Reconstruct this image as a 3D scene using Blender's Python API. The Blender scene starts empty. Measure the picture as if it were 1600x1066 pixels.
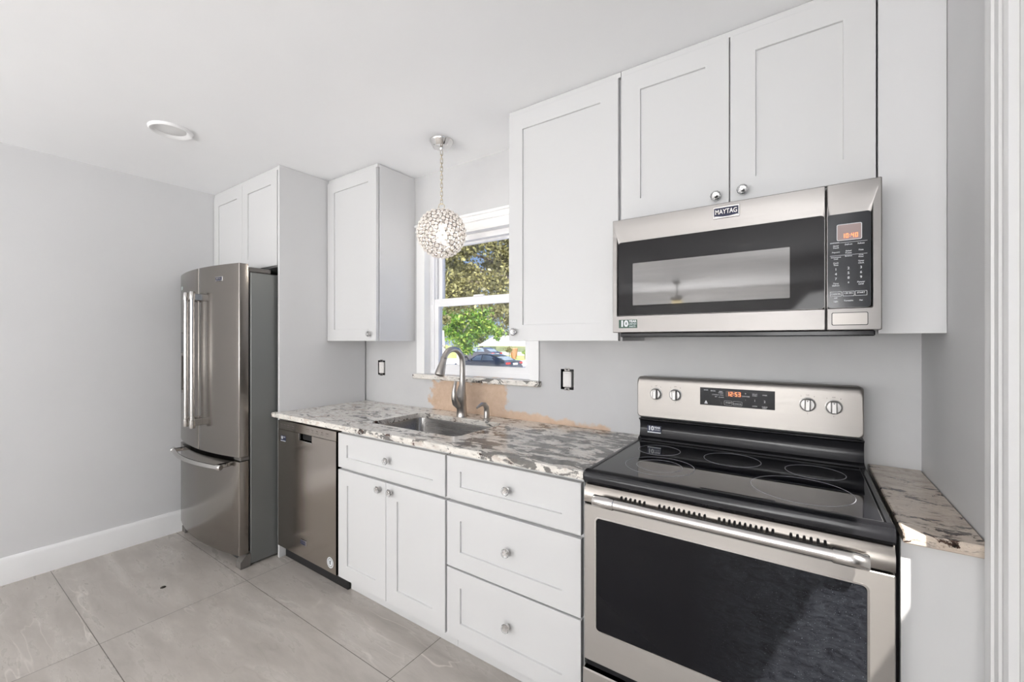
import bpy, bmesh, math, random
import numpy as np
from mathutils import Matrix, Vector
PI = math.pi
S = bpy.context.scene
COL = S.collection

# ------------------------------------------------------------------ camera
CH = 1.3589
cam_d = bpy.data.cameras.new('camera'); cam = bpy.data.objects.new('camera', cam_d); COL.objects.link(cam)
cam_d.sensor_width = 36.0; cam_d.lens = 660.6 / 1600 * 36.0; cam_d.clip_start = 0.02; cam_d.clip_end = 400
cam.location = (0, 0, CH); cam.rotation_euler = (PI/2, 0, math.radians(34.5355))
S.camera = cam

# ------------------------------------------------------------------ world, sun, fill lamps, exposure
W = bpy.data.worlds.new('world'); S.world = W; W.use_nodes = True
wn = W.node_tree.nodes; wl = W.node_tree.links
bg = wn['Background']; bg.inputs['Strength'].default_value = 1.5
tc = wn.new('ShaderNodeTexCoord'); sx = wn.new('ShaderNodeSeparateXYZ'); cr = wn.new('ShaderNodeValToRGB')
cr.color_ramp.elements[0].position = 0.0; cr.color_ramp.elements[0].color = (.62, .80, 1.0, 1)
cr.color_ramp.elements[1].position = .38; cr.color_ramp.elements[1].color = (.12, .33, .90, 1)
wl.new(tc.outputs['Generated'], sx.inputs[0]); wl.new(sx.outputs['Z'], cr.inputs[0]); wl.new(cr.outputs[0], bg.inputs['Color'])
sd = bpy.data.lights.new('sun', 'SUN'); sun = bpy.data.objects.new('sun', sd); COL.objects.link(sun)
sd.energy = 17.0; sd.angle = math.radians(0.53); sd.color = (1.0, .96, .90)
sun.rotation_euler = Vector((-1, 1.55, -2.3)).to_track_quat('-Z', 'Y').to_euler(); sun.location = (4, -6, 9)
def area(name, loc, direction, sx_, sy_, power, col=(1, 1, 1)):
    d = bpy.data.lights.new(name, 'AREA'); d.shape = 'RECTANGLE'; d.size = sx_; d.size_y = sy_; d.energy = power; d.color = col
    o = bpy.data.objects.new(name, d); COL.objects.link(o); o.location = loc
    o.rotation_euler = Vector(direction).to_track_quat('-Z', 'Y').to_euler(); return o
# added unseen fill lamps behind the camera, tilted up to brighten room and ceiling
area('fill_far_end', (-1.7, -6.42, 1.15), (0, 1, 2.3), 3.2, 2.0, 460, (.99, .99, .992))
area('fill_left_side', (-3.60, -2.6, 1.45), (1, .7, 1.5), 2.4, 1.5, 125, (.99, .99, .992))
area('fill_right_side', (0.26, -2.2, 1.45), (-1, .8, 1.4), 2.0, 1.5, 135, (.99, .99, .992))
S.view_settings.view_transform = 'Standard'; S.view_settings.look = 'None'
S.view_settings.exposure = -0.54; S.view_settings.gamma = 1.0; S.view_settings.use_curve_mapping = False
S.cycles.use_denoising = True
S.cycles.max_bounces = 10; S.cycles.diffuse_bounces = 6; S.cycles.glossy_bounces = 6; S.cycles.transparent_max_bounces = 12
S.cycles.sample_clamp_indirect = 8.0; S.cycles.caustics_reflective = False; S.cycles.caustics_refractive = False

# ------------------------------------------------------------------ materials
def mat(name, col=(.8, .8, .8), rough=.5, metal=0.0, emit=None, es=0.0, coat=0.0, spec=.5, trans=0.0, ior=1.45):
    m = bpy.data.materials.new(name); m.use_nodes = True
    b = m.node_tree.nodes['Principled BSDF']
    b.inputs['Base Color'].default_value = (*col, 1); b.inputs['Roughness'].default_value = rough; b.inputs['Metallic'].default_value = metal
    b.inputs['Coat Weight'].default_value = coat; b.inputs['Specular IOR Level'].default_value = spec
    b.inputs['Transmission Weight'].default_value = trans; b.inputs['IOR'].default_value = ior
    if emit: b.inputs['Emission Color'].default_value = (*emit, 1); b.inputs['Emission Strength'].default_value = es
    return m
class NT:                                   # tiny node-graph helper
    def __init__(s, m): s.m = m; s.t = m.node_tree; s.b = s.t.nodes['Principled BSDF']
    def n(s, typ, **kw):
        o = s.t.nodes.new('ShaderNode' + typ)
        for k, v in kw.items():
            if k.startswith('i_'):
                key = k[2:].replace('_', ' ')
                o.inputs[key].default_value = v
            else: setattr(o, k, v)
        return o
    def l(s, a, b): s.t.links.new(a, b)
    def coord(s, scale=(1, 1, 1), loc=(0, 0, 0), rot=(0, 0, 0)):
        g = s.n('NewGeometry'); mp = s.n('Mapping'); mp.inputs['Scale'].default_value = scale; mp.inputs['Location'].default_value = loc
        mp.inputs['Rotation'].default_value = rot; s.l(g.outputs['Position'], mp.inputs[0]); return mp.outputs[0]
    def noise(s, vec, scale, detail=4, rough=.5, dist=0.0):
        o = s.n('TexNoise'); o.inputs['Scale'].default_value = scale; o.inputs['Detail'].default_value = detail
        o.inputs['Roughness'].default_value = rough; o.inputs['Distortion'].default_value = dist; s.l(vec, o.inputs['Vector']); return o.outputs['Fac']
    def ramp(s, fac, *stops):
        o = s.n('ValToRGB'); e = o.color_ramp.elements
        while len(e) < len(stops): e.new(.5)
        for i, (p, c) in enumerate(stops): e[i].position = p; e[i].color = c if len(c) == 4 else (*c, 1)
        s.l(fac, o.inputs[0]); return o.outputs[0]
    def step(s, fac, a, b): return s.ramp(fac, (a, (0, 0, 0)), (b, (1, 1, 1)))
    def mix(s, fac, a, b):
        o = s.n('Mix', data_type='RGBA')
        s._in(o.inputs[0], fac); s._in(o.inputs[6], a); s._in(o.inputs[7], b); return o.outputs[2]
    def _in(s, sock, v):
        if hasattr(v, 'node'): s.l(v, sock)
        elif isinstance(v, tuple): sock.default_value = (*v, 1) if len(v) == 3 else v
        else: sock.default_value = v
    def math(s, op, a, b=0.0, c=0.0):
        o = s.n('Math', operation=op); s._in(o.inputs[0], a); s._in(o.inputs[1], b); s._in(o.inputs[2], c); return o.outputs[0]
    def xyz(s):
        g = s.n('NewGeometry'); x = s.n('SeparateXYZ'); s.l(g.outputs['Position'], x.inputs[0]); return x.outputs
    def bump(s, h, strength, dist=.002):
        o = s.n('Bump'); o.inputs['Strength'].default_value = strength; o.inputs['Distance'].default_value = dist
        s.l(h, o.inputs['Height']); s.l(o.outputs[0], s.b.inputs['Normal'])
    def col(s, c): s.l(c, s.b.inputs['Base Color'])

def paint(name, col, rough, var=.03, bump=.05):
    m = mat(name, col, rough); t = NT(m); v = t.coord()
    n = t.noise(v, 1.3, 5, .6); a = tuple(c*(1-var) for c in col); b = tuple(min(1, c*(1+var)) for c in col)
    t.col(t.ramp(n, (.35, a), (.65, b)))
    if bump: t.bump(t.noise(v, 180, 3), bump, .001)
    return m
M = {}
M['cab'] = paint('white_cabinet_paint', (.63, .63, .63), .38, .01, .02)
M['cabside'] = paint('white_panel_melamine', (.66, .66, .665), .35, .01, .0)
M['ceil'] = paint('ceiling_paint', (.925, .93, .94), .8, .01, .08)
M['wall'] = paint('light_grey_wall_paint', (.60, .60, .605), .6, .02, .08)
M['wallleft'] = paint('light_grey_wall_paint_lit', (.68, .68, .685), .6, .02, .08)  # same wall paint made lighter, the left wall's brightness put into colour
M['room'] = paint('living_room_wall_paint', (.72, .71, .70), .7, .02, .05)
M['trim'] = paint('white_trim_paint', (.84, .84, .84), .32, .01, .02)
M['casing'] = paint('white_trim_paint_shaded', (.68, .68, .68), .4, .01, .02)  # trim paint darkened, shade put into the casing's colour
M['vinyl'] = mat('white_vinyl', (.82, .82, .83), .3)
def make_backwall():
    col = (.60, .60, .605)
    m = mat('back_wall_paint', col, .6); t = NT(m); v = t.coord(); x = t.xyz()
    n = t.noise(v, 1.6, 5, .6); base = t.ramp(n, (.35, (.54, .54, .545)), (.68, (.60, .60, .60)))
    # bare tan board left unpainted around the tap, with ragged brushed edges
    w = t.math('MULTIPLY', t.math('SUBTRACT', t.noise(t.coord((1, 1, 1)), 9, 5, .65), .5), .30)
    zz = t.math('ADD', x['Z'], w); xx = t.math('ADD', x['X'], w)
    def inside(sock, lo, hi, soft): return t.math('MULTIPLY', t.step_(sock, lo, soft), t.math('SUBTRACT', 1.0, t.step_(sock, hi, soft)))
    def step_(sock, e, soft):
        o = t.n('MapRange'); o.inputs['From Min'].default_value = e - soft; o.inputs['From Max'].default_value = e + soft
        t.l(sock, o.inputs['Value']); return o.outputs[0]
    t.step_ = step_
    p1 = t.math('MULTIPLY', inside(xx, -2.02, -1.42, .012), inside(zz, .60, 1.125, .012))
    slope = t.math('MULTIPLY_ADD', x['X'], .06, t.math('MULTIPLY_ADD', w, .35, x['Z']))
    p2 = t.math('MULTIPLY', inside(xx, -1.45, -.79, .012), inside(slope, .6, .878, .008))
    p = t.math('MAXIMUM', p1, p2)
    tan = t.ramp(t.noise(v, 14, 6, .7), (.3, (.52, .37, .26)), (.7, (.66, .50, .38)))
    t.col(t.mix(p, base, tan)); t.bump(t.noise(v, 60, 4), .15, .002)
    return m
M['backwall'] = make_backwall()
def make_floor():
    m = mat('grey_stone_tile', (.4, .37, .34), .28); t = NT(m); x = t.xyz(); v = t.coord()
    fx = t.math('FRACT', t.math('DIVIDE', t.math('ADD', x['X'], 2.597 + 12.3), 1.23))
    fy = t.math('FRACT', t.math('DIVIDE', t.math('ADD', x['Y'], -.512 + 12.2), .61))
    ix = t.math('FLOOR', t.math('DIVIDE', t.math('ADD', x['X'], 2.597 + 12.3), 1.23)); iy = t.math('FLOOR', t.math('DIVIDE', t.math('ADD', x['Y'], -.512 + 12.2), .61))
    ex = t.math('MULTIPLY', t.math('MINIMUM', fx, t.math('SUBTRACT', 1.0, fx)), 1.23)
    ey = t.math('MULTIPLY', t.math('MINIMUM', fy, t.math('SUBTRACT', 1.0, fy)), .61)
    g = t.math('LESS_THAN', t.math('MINIMUM', ex, ey), .0016)
    cb = t.n('CombineXYZ'); t.l(t.math('MULTIPLY', ix, 7.31), cb.inputs[0]); t.l(t.math('MULTIPLY', iy, 3.77), cb.inputs[1])
    ad = t.n('VectorMath', operation='ADD'); t.l(v, ad.inputs[0]); t.l(cb.outputs[0], ad.inputs[1]); vv = ad.outputs[0]
    mp = t.n('Mapping'); mp.inputs['Scale'].default_value = (1, 4.2, 1); mp.inputs['Rotation'].default_value = (0, 0, .45); t.l(vv, mp.inputs[0])
    n1 = t.noise(mp.outputs[0], 2.6, 9, .66, .25)
    base = t.ramp(n1, (.28, (.385, .35, .318)), (.5, (.46, .424, .388)), (.72, (.55, .513, .475)))
    mv = t.n('Mapping'); mv.inputs['Scale'].default_value = (.55, 2.6, 1); mv.inputs['Rotation'].default_value = (0, 0, -.95); t.l(vv, mv.inputs[0])
    vn = t.noise(mv.outputs[0], 1.3, 4, .5, .35)
    vein = t.math('SUBTRACT', 1.0, t.step(t.math('ABSOLUTE', t.math('SUBTRACT', vn, .5)), .0, .006))
    vm = t.step(t.noise(vv, 1.7, 2), .5, .62)
    c = t.mix(t.math('MULTIPLY', t.math('MULTIPLY', vein, vm), .75), base, (.70, .65, .60))
    md_ = t.n('Mapping'); md_.inputs['Scale'].default_value = (.6, 2.4, 1); md_.inputs['Rotation'].default_value = (0, 0, .75); t.l(vv, md_.inputs[0])
    dn = t.noise(md_.outputs[0], 1.6, 4, .5, .5)
    dv = t.math('SUBTRACT', 1.0, t.step(t.math('ABSOLUTE', t.math('SUBTRACT', dn, .47)), .0, .004))
    c = t.mix(t.math('MULTIPLY', dv, .25), c, (.28, .24, .21))
    t.col(t.mix(g, c, (.13, .115, .10)))
    t.l(t.ramp(n1, (.3, (.34,)*3), (.7, (.24,)*3)), t.b.inputs['Roughness'])
    return m
M['floor'] = make_floor()
def make_granite(name, base_a, base_b, warm):
    m = mat(name, base_a, .12, spec=.5); t = NT(m); x = t.xyz()
    v = t.coord(); wv = t.n('TexNoise'); wv.inputs['Scale'].default_value = 6; wv.inputs['Detail'].default_value = 5; t.l(v, wv.inputs['Vector'])
    def warped(scale, rot, amt):
        mp = t.n('VectorMath', operation='MULTIPLY_ADD'); t.l(wv.outputs['Color'], mp.inputs[0]); mp.inputs[1].default_value = (amt,)*3; t.l(v, mp.inputs[2])
        m2 = t.n('Mapping'); m2.inputs['Scale'].default_value = scale; m2.inputs['Rotation'].default_value = (0, 0, rot); t.l(mp.outputs[0], m2.inputs[0]); return m2.outputs[0]
    vs = warped((1.0, 2.3, 2.3), -.35, .06); vd = warped((1, 1.6, 1.4), .5, .08)
    base = t.ramp(t.noise(vs, 13, 8, .72, .3), (.30, base_b), (.46, base_a), (.58, tuple(min(1, c*1.15) for c in base_a)), (.72, base_b))
    tanm = t.step(t.noise(vs, 9, 7, .68, .4), .53, .60)
    c = t.mix(t.math('MULTIPLY', tanm, .55), base, (.47, .38, .32))
    gx = t.n('MapRange'); gx.inputs['From Min'].default_value = -2.3; gx.inputs['From Max'].default_value = -.75; gx.inputs['To Min'].default_value = -.035; gx.inputs['To Max'].default_value = .075; t.l(x['X'], gx.inputs['Value'])
    gn = t.math('ADD', t.noise(vs, 8.5, 9, .64, .5), gx.outputs[0] if not warm else -.03)
    gm = t.step(gn, .567, .588)
    gcol = t.ramp(t.noise(v, 45, 5, .7), (.3, (.045, .043, .041)), (.7, (.15, .143, .136)))
    c = t.mix(t.math('MULTIPLY', gm, .88), c, gcol)
    vt_ = warped((1.0, 3.6, 3.6), -.30, .05); stn = t.step(t.noise(vt_, 20, 8, .7, .3), .575, .615)
    c = t.mix(t.math('MULTIPLY', stn, .62), c, (.20, .19, .175))
    clus = t.math('MULTIPLY', t.step(t.noise(v, 3.3, 3, .5), .42, .62), .062)
    dn = t.math('ADD', clus, t.noise(vd, 13, 9, .74, .4))
    dm = t.step(dn, .606 if not warm else .592, .620 if not warm else .606)
    c = t.mix(dm, c, t.ramp(t.noise(v, 60, 3), (.35, (.015, .012, .011)), (.7, (.12, .07, .055))))
    fl = t.step(t.noise(v, 95, 4, .75), .60, .68); c = t.mix(t.math('MULTIPLY', fl, .5), c, (.20, .15, .125))
    t.col(c); return m
M['granite'] = make_granite('white_grey_granite', (.70, .67, .62), (.60, .565, .52), False)
M['granite_warm'] = make_granite('tan_granite', (.58, .50, .42), (.46, .385, .315), True)
def make_steel(name, col, rough, axis='X', amt=.10, aniso=.7):
    m = mat(name, col, rough, 1.0); t = NT(m)
    sc = {'X': (1.5, 160, 160), 'Z': (160, 160, 1.5), 'Y': (160, 1.5, 160)}[axis]
    n = t.noise(t.coord(sc), 3, 2, .5)
    b = t.b; b.inputs['Anisotropic'].default_value = aniso
    tv = t.n('CombineXYZ'); tv.inputs[0 if axis == 'Z' else 2].default_value = 1.0; t.l(tv.outputs[0], b.inputs['Tangent'])
    t.l(t.ramp(n, (.3, (max(.03, rough-amt*.5),)*3), (.7, (rough+amt*.5,)*3)), t.b.inputs['Roughness'])
    
    return m
M['steel'] = make_steel('brushed_steel', (.37, .35, .33), .40, 'X', .05)
M['steelmw'] = make_steel('microwave_steel', (.262, .25, .242), .38, 'X', .05)
M['steelv'] = make_steel('dark_brushed_steel', (.28, .258, .236), .19, 'Z', .015, .3)
M['steeldw'] = make_steel('dishwasher_steel', (.54, .49, .445), .18, 'Z', .015, .3)
M['knobsteel'] = mat('knob_steel', (.50, .49, .48), .34, .55)
M['steelpol'] = make_steel('polished_steel', (.62, .605, .59), .16, 'X', .04)
M['nickel'] = make_steel('brushed_nickel', (.46, .435, .41), .34, 'Z', .04, .2)
M['sinksteel'] = make_steel('sink_steel', (.42, .41, .40), .25, 'X', .08)
M['fridgeside'] = mat('grey_enamelled_side', (.19, .195, .19), .38, .35)
M['darkgrey'] = mat('dark_grey_plastic', (.06, .06, .06), .4)
M['greyplastic'] = mat('warm_grey_plastic', (.13, .12, .11), .4)
M['black'] = mat('black_plastic', (.012, .012, .013), .35)
M['blackgloss'] = mat('black_enamel', (.014, .014, .016), .14, spec=.3)
def make_blackglass():
    m = mat('black_glass', (.010, .010, .013), .03, spec=.45); t = NT(m); v = t.coord()
    sm = t.math('MULTIPLY', t.step(t.noise(v, 3.0, 5, .7, 1.2), .5, .75), .05)
    t.l(t.math('ADD', sm, .02), t.b.inputs['Roughness']); return m
M['glassblack'] = make_blackglass()
def make_ovenglass():
    # smears and dust left on the lower right of the oven window
    m = mat('oven_door_glass', (.006, .006, .008), .035, spec=.25); t = NT(m); v = t.coord()
    sw = t.noise(t.coord((4, 1, 9), rot=(0, .8, 0)), 6, 6, .75, 1.5); dust = t.step(t.noise(v, 420, 2, .5), .70, .74)
    x = t.xyz(); mr = t.n('MapRange'); mr.inputs['From Min'].default_value = -.22; mr.inputs['From Max'].default_value = .02; t.l(t.math('ADD', x['X'], t.math('MULTIPLY', t.noise(v, 7, 3), .12)), mr.inputs['Value'])
    f = t.math('MULTIPLY', mr.outputs[0], t.math('ADD', t.math('MULTIPLY', t.step(sw, .35, .75), .045), t.math('MULTIPLY', dust, .35)))
    t.col(t.mix(f, (.006, .006, .008), (.55, .62, .72))); return m
M['ovenglass'] = make_ovenglass()
M['mwglass'] = mat('microwave_door_glass', (.010, .009, .010), .05, spec=.26)
def make_mesh_window():
    m = mat('microwave_inner_screen', (.20, .20, .20), .035, .5); t = NT(m)
    w = t.noise(t.coord((900, 1, 900)), 1, 0); n = t.noise(t.coord((2, 1, 30)), 3, 4)
    t.col(t.ramp(n, (.3, (.15, .147, .145)), (.7, (.165, .16, .157)))); return m
M['screen'] = make_mesh_window()
M['panel'] = mat('control_panel_glass', (.018, .020, .024), .10)
M['ring'] = mat('burner_ring_print', (.42, .42, .45), .3)
M['print'] = mat('white_print', (.72, .74, .76), .5)
M['printdark'] = mat('dark_print', (.05, .05, .055), .5)
M['printgrey'] = mat('grey_print', (.20, .17, .16), .5)
M['navy'] = mat('navy_badge', (.012, .016, .05), .35)
M['chrome'] = mat('chrome', (.80, .79, .78), .08, 1.0)
M['chain'] = mat('pale_brass_chain', (.62, .55, .42), .22, 1.0)
M['wire'] = mat('bead_setting_wire', (.16, .14, .125), .35, .8)
def make_crystal():
    m = mat('crystal_bead', (.92, .89, .86), .12); t = NT(m); tl = t.n('BsdfTranslucent'); tl.inputs[0].default_value = (.97, .95, .93, 1); mx = t.n('MixShader'); mx.inputs[0].default_value = .7
    out = [n for n in t.t.nodes if n.type == 'OUTPUT_MATERIAL'][0]; t.l(t.b.outputs[0], mx.inputs[1]); t.l(tl.outputs[0], mx.inputs[2]); t.l(mx.outputs[0], out.inputs[0]); return m
M['bead'] = make_crystal()
M['bulb'] = mat('lit_bulb', (1, .95, .9), .3, emit=(1, .95, .89), es=200)
M['knob'] = mat('cut_crystal', (.95, .955, .96), .03, trans=.95, ior=1.5)
M['ledred'] = mat('orange_led', (.9, .3, .1), .4, emit=(1.0, .30, .10), es=1.6)
M['lcd'] = mat('pinkish_display', (.33, .25, .24), .25)
M['ledglow'] = mat('dark_red_display', (.045, .015, .010), .2)
M['white'] = mat('white_plastic', (.78, .76, .74), .35)
M['diffuser'] = mat('lamp_diffuser', (.80, .80, .80), .5)
M['lampon'] = mat('lit_ceiling_lamp', (.9, .9, .9), .5, emit=(1, .96, .9), es=6)
M['silver'] = mat('grey_metal_ear', (.22, .21, .20), .35, 1.0)
M['green'] = mat('green_sticker', (.02, .07, .045), .4)
M['stickergrey'] = mat('grey_sticker_ink', (.40, .46, .46), .5)
def glass_mat():
    m = bpy.data.materials.new('window_glass'); m.use_nodes = True; n = m.node_tree.nodes; n.clear(); l = m.node_tree.links
    o = n.new('ShaderNodeOutputMaterial'); tr = n.new('ShaderNodeBsdfTransparent'); gl = n.new('ShaderNodeBsdfGlossy'); mx = n.new('ShaderNodeMixShader')
    gl.inputs['Roughness'].default_value = .01; tr.inputs['Color'].default_value = (.85, .85, .85, 1); mx.inputs[0].default_value = .05
    l.new(tr.outputs[0], mx.inputs[1]); l.new(gl.outputs[0], mx.inputs[2]); l.new(mx.outputs[0], o.inputs[0]); return m
M['glass'] = glass_mat()
# outdoors
def leafmat(name, a, b, c):
    m = mat(name, a, .45); t = NT(m); g = t.n('NewGeometry')
    t.col(t.ramp(g.outputs['Random Per Island'], (0, a), (.5, b), (1, c)))
    tl = t.n('BsdfTranslucent'); mx = t.n('MixShader'); mx.inputs[0].default_value = .35
    rr = t.ramp(g.outputs['Random Per Island'], (0, a), (.5, b), (1, c)); t.l(rr, tl.inputs[0])
    out = [n for n in t.t.nodes if n.type == 'OUTPUT_MATERIAL'][0]
    t.l(t.b.outputs[0], mx.inputs[1]); t.l(tl.outputs[0], mx.inputs[2]); t.l(mx.outputs[0], out.inputs[0]); return m
M['oak'] = leafmat('oak_leaf', (.15, .14, .045), (.34, .32, .12), (.66, .62, .28))
M['lime'] = leafmat('bright_leaf', (.10, .27, .04), (.30, .50, .07), (.58, .66, .14))
M['dkleaf'] = leafmat('dull_leaf', (.10, .13, .05), (.20, .24, .10), (.34, .36, .18))
M['bark'] = paint('bark', (.20, .16, .12), .9, .3)
M['palebark'] = paint('pale_bark', (.72, .66, .60), .8, .1)
M['grass'] = paint('lawn_grass', (.46, .50, .16), .9, .2)
M['concrete'] = paint('pale_concrete', (.66, .64, .62), .8, .06)
M['stucco'] = paint('white_stucco', (.74, .75, .78), .8, .03)
M['bluewall'] = paint('pale_blue_stucco', (.45, .55, .66), .8, .04)
M['roof'] = paint('pale_roof', (.72, .68, .64), .8, .06)
M['carpaint'] = mat('dark_blue_car_paint', (.05, .062, .095), .2, coat=.8)
M['cargrey'] = mat('grey_car_paint', (.10, .10, .11), .25, coat=.6)
M['carglass'] = mat('glass_sky_reflection', (.30, .37, .43), .05)  # bluish white sky reflection put into the glass colour
M['tyre'] = mat('tyre_rubber', (.02, .02, .02), .8)
M['tail'] = mat('red_lens', (.55, .05, .05), .2)
M['orangepot'] = mat('terracotta', (.60, .30, .16), .8)
M['speck'] = mat('dark_debris', (.03, .025, .02), .8)

# ------------------------------------------------------------------ mesh builder
class MB:
    def __init__(s): s.v = []; s.f = []; s.m = []; s.mi = 0
    def add(s, verts, faces):
        o = len(s.v); s.v += [tuple(p) for p in verts]
        for f in faces: s.f.append([i + o for i in f]); s.m.append(s.mi)
        return s
    def box(s, x0, x1, y0, y1, z0, z1, b=0.0):
        if x0 > x1: x0, x1 = x1, x0
        if y0 > y1: y0, y1 = y1, y0
        if z0 > z1: z0, z1 = z1, z0
        b = min(b, (x1-x0)*.45, (y1-y0)*.45, (z1-z0)*.45)
        lo = (x0, y0, z0); hi = (x1, y1, z1)
        if b <= 0:
            vs = [((x0, x1)[i & 1], (y0, y1)[i >> 1 & 1], (z0, z1)[i >> 2 & 1]) for i in range(8)]
            return s.add(vs, [(0, 2, 3, 1), (4, 5, 7, 6), (0, 1, 5, 4), (2, 6, 7, 3), (0, 4, 6, 2), (1, 3, 7, 5)])
        vs = []; idx = {}
        for c in range(8):
            sg = (c & 1, c >> 1 & 1, c >> 2 & 1)
            for a in range(3):
                p = [(hi[k] if sg[k] else lo[k]) for k in range(3)]
                for k in range(3):
                    if k != a: p[k] += -b if sg[k] else b
                idx[(c, a)] = len(vs); vs.append(p)
        fs = []
        for a in range(3):
            u, w = [k for k in range(3) if k != a]
            for sgn in (0, 1):
                cs = []
                for (i, j) in ((0, 0), (1, 0), (1, 1), (0, 1)):
                    cs.append(idx[((sgn << a) | (i << u) | (j << w), a)])
                fs.append(cs)
            for i in (0, 1):
                for j in (0, 1):
                    c0 = (i << u) | (j << w); c1 = c0 | (1 << a)
                    fs.append([idx[(c0, u)], idx[(c1, u)], idx[(c1, w)], idx[(c0, w)]])
        for c in range(8): fs.append([idx[(c, 0)], idx[(c, 1)], idx[(c, 2)]])
        return s.add(vs, fs)
    def grid(s, rows, closed_u=False, closed_v=False, cap0=False, cap1=False):   # rows: list of equal-length point lists
        nu = len(rows); nv = len(rows[0]); vs = [p for r in rows for p in r]; fs = []
        for i in range(nu - (0 if closed_u else 1)):
            for j in range(nv - (0 if closed_v else 1)):
                a = i*nv + j; b = i*nv + (j+1) % nv; c = ((i+1) % nu)*nv + (j+1) % nv; d = ((i+1) % nu)*nv + j
                fs.append([a, b, c, d])
        if cap0: fs.append(list(range(nv))[::-1])
        if cap1: fs.append([(nu-1)*nv + j for j in range(nv)])
        return s.add(vs, fs)
    def tube(s, pts, r, n=12, caps=True, closed=False):
        pts = [Vector(p) for p in pts]; rs = r if isinstance(r, (list, tuple)) else [r]*len(pts)
        rows = []; up = None
        for i, p in enumerate(pts):
            if closed: t = pts[(i+1) % len(pts)] - pts[i-1]
            else: t = pts[min(i+1, len(pts)-1)] - pts[max(i-1, 0)]
            t.normalize()
            if up is None: up = t.orthogonal().normalized()
            up = (up - t*up.dot(t)).normalized(); w = t.cross(up)
            rows.append([tuple(p + (up*math.cos(2*PI*k/n) + w*math.sin(2*PI*k/n))*rs[i]) for k in range(n)])
        return s.grid(rows, closed_u=closed, closed_v=True, cap0=caps and not closed, cap1=caps and not closed)
    def lathe(s, prof, c=(0, 0, 0), axis='Z', n=28, caps=True):        # prof: (r, h)
        rows = []
        for r, h in prof:
            row = []
            for k in range(n):
                a = 2*PI*k/n; u = r*math.cos(a); w = r*math.sin(a)
                row.append({'Z': (c[0]+u, c[1]+w, c[2]+h), 'Y': (c[0]+u, c[1]+h, c[2]+w), 'X': (c[0]+h, c[1]+u, c[2]+w)}[axis])
            rows.append(row)
        return s.grid(rows, closed_v=True, cap0=caps, cap1=caps)
    def prism(s, poly, y0, y1, axis='Y'):                              # poly in (x,z) for Y, (y,z) for X, (x,y) for Z
        n = len(poly)
        def P(a, b, h): return {'Y': (a, h, b), 'X': (h, a, b), 'Z': (a, b, h)}[axis]
        vs = [P(a, b, y0) for a, b in poly] + [P(a, b, y1) for a, b in poly]
        fs = [list(range(n)), list(range(n, 2*n))[::-1]] + [[i, (i+1) % n, n + (i+1) % n, n + i] for i in range(n)]
        return s.add(vs, fs)
    def ringprism(s, outer, inner, y0, y1, axis='Y'):                  # frame between two outlines of equal count
        n = len(outer)
        def P(a, b, h): return {'Y': (a, h, b), 'X': (h, a, b), 'Z': (a, b, h)}[axis]
        rows = [[P(a, b, y0) for a, b in outer], [P(a, b, y1) for a, b in outer], [P(a, b, y1) for a, b in inner], [P(a, b, y0) for a, b in inner]]
        return s.grid(rows, closed_u=True, closed_v=True)
    def torus(s, c, R, r, axis='Z', n=40, k=8):
        pts = []
        for i in range(n):
            a = 2*PI*i/n; u = R*math.cos(a); w = R*math.sin(a)
            pts.append({'Z': (c[0]+u, c[1]+w, c[2]), 'Y': (c[0]+u, c[1], c[2]+w), 'X': (c[0], c[1]+u, c[2]+w)}[axis])
        return s.tube(pts, r, k, closed=True)
    def text(s, body, size, loc, extrude=.0004, align='CENTER', rot=(PI/2, 0, 0), bold=0.0, sx_=1.0):
        cu = bpy.data.curves.new('text', 'FONT'); cu.body = body; cu.size = size; cu.align_x = align; cu.align_y = 'CENTER'; cu.extrude = extrude; cu.offset = bold; cu.resolution_u = 3
        o = bpy.data.objects.new('text', cu); me = bpy.data.meshes.new_from_object(o)
        mt = Matrix.Translation(loc) @ Matrix.Rotation(rot[2], 4, 'Z') @ Matrix.Rotation(rot[0], 4, 'X') @ Matrix.Diagonal((sx_, 1, 1, 1))
        s.add([tuple(mt @ v.co) for v in me.vertices], [list(p.vertices) for p in me.polygons])
        bpy.data.objects.remove(o); bpy.data.curves.remove(cu); bpy.data.meshes.remove(me); return s
    def shaker(s, x0, x1, z0, z1, yf, th=.02, fw=.078, rail=.076, dep=.008, ch=.0015, only_flat=False):
        yb = yf + th
        def R(a, b, c, d, y): return [(a, y, c), (b, y, c), (b, y, d), (a, y, d)]
        rows = [R(x0, x1, z0, z1, yb), R(x0, x1, z0, z1, yf + ch), R(x0+ch, x1-ch, z0+ch, z1-ch, yf),
                R(x0+fw, x1-fw, z0+rail, z1-rail, yf), R(x0+fw+.001, x1-fw-.001, z0+rail+.001, z1-rail-.001, yf+dep)]
        return s.grid(rows, closed_v=True, cap0=True, cap1=True)
    def build(s, name, mats, parent=None, smooth=True, ang=35):
        me = bpy.data.meshes.new(name); off = Vector((0, 0, 0))
        if parent is not None:
            off = WL[parent.name]
        me.from_pydata([tuple(Vector(p) - off) for p in s.v], [], s.f)
        mats = mats if isinstance(mats, (list, tuple)) else [mats]
        for m in mats: me.materials.append(m)
        me.polygons.foreach_set('material_index', s.m)
        bm = bmesh.new(); bm.from_mesh(me); bmesh.ops.recalc_face_normals(bm, faces=bm.faces[:]); bm.to_mesh(me); bm.free()
        if smooth:
            me.polygons.foreach_set('use_smooth', [True]*len(me.polygons)); me.set_sharp_from_angle(angle=math.radians(ang))
        o = bpy.data.objects.new(name, me); COL.objects.link(o)
        if parent is not None: o.parent = parent
        WL[o.name] = off.copy()
        return o
WL = {}
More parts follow.
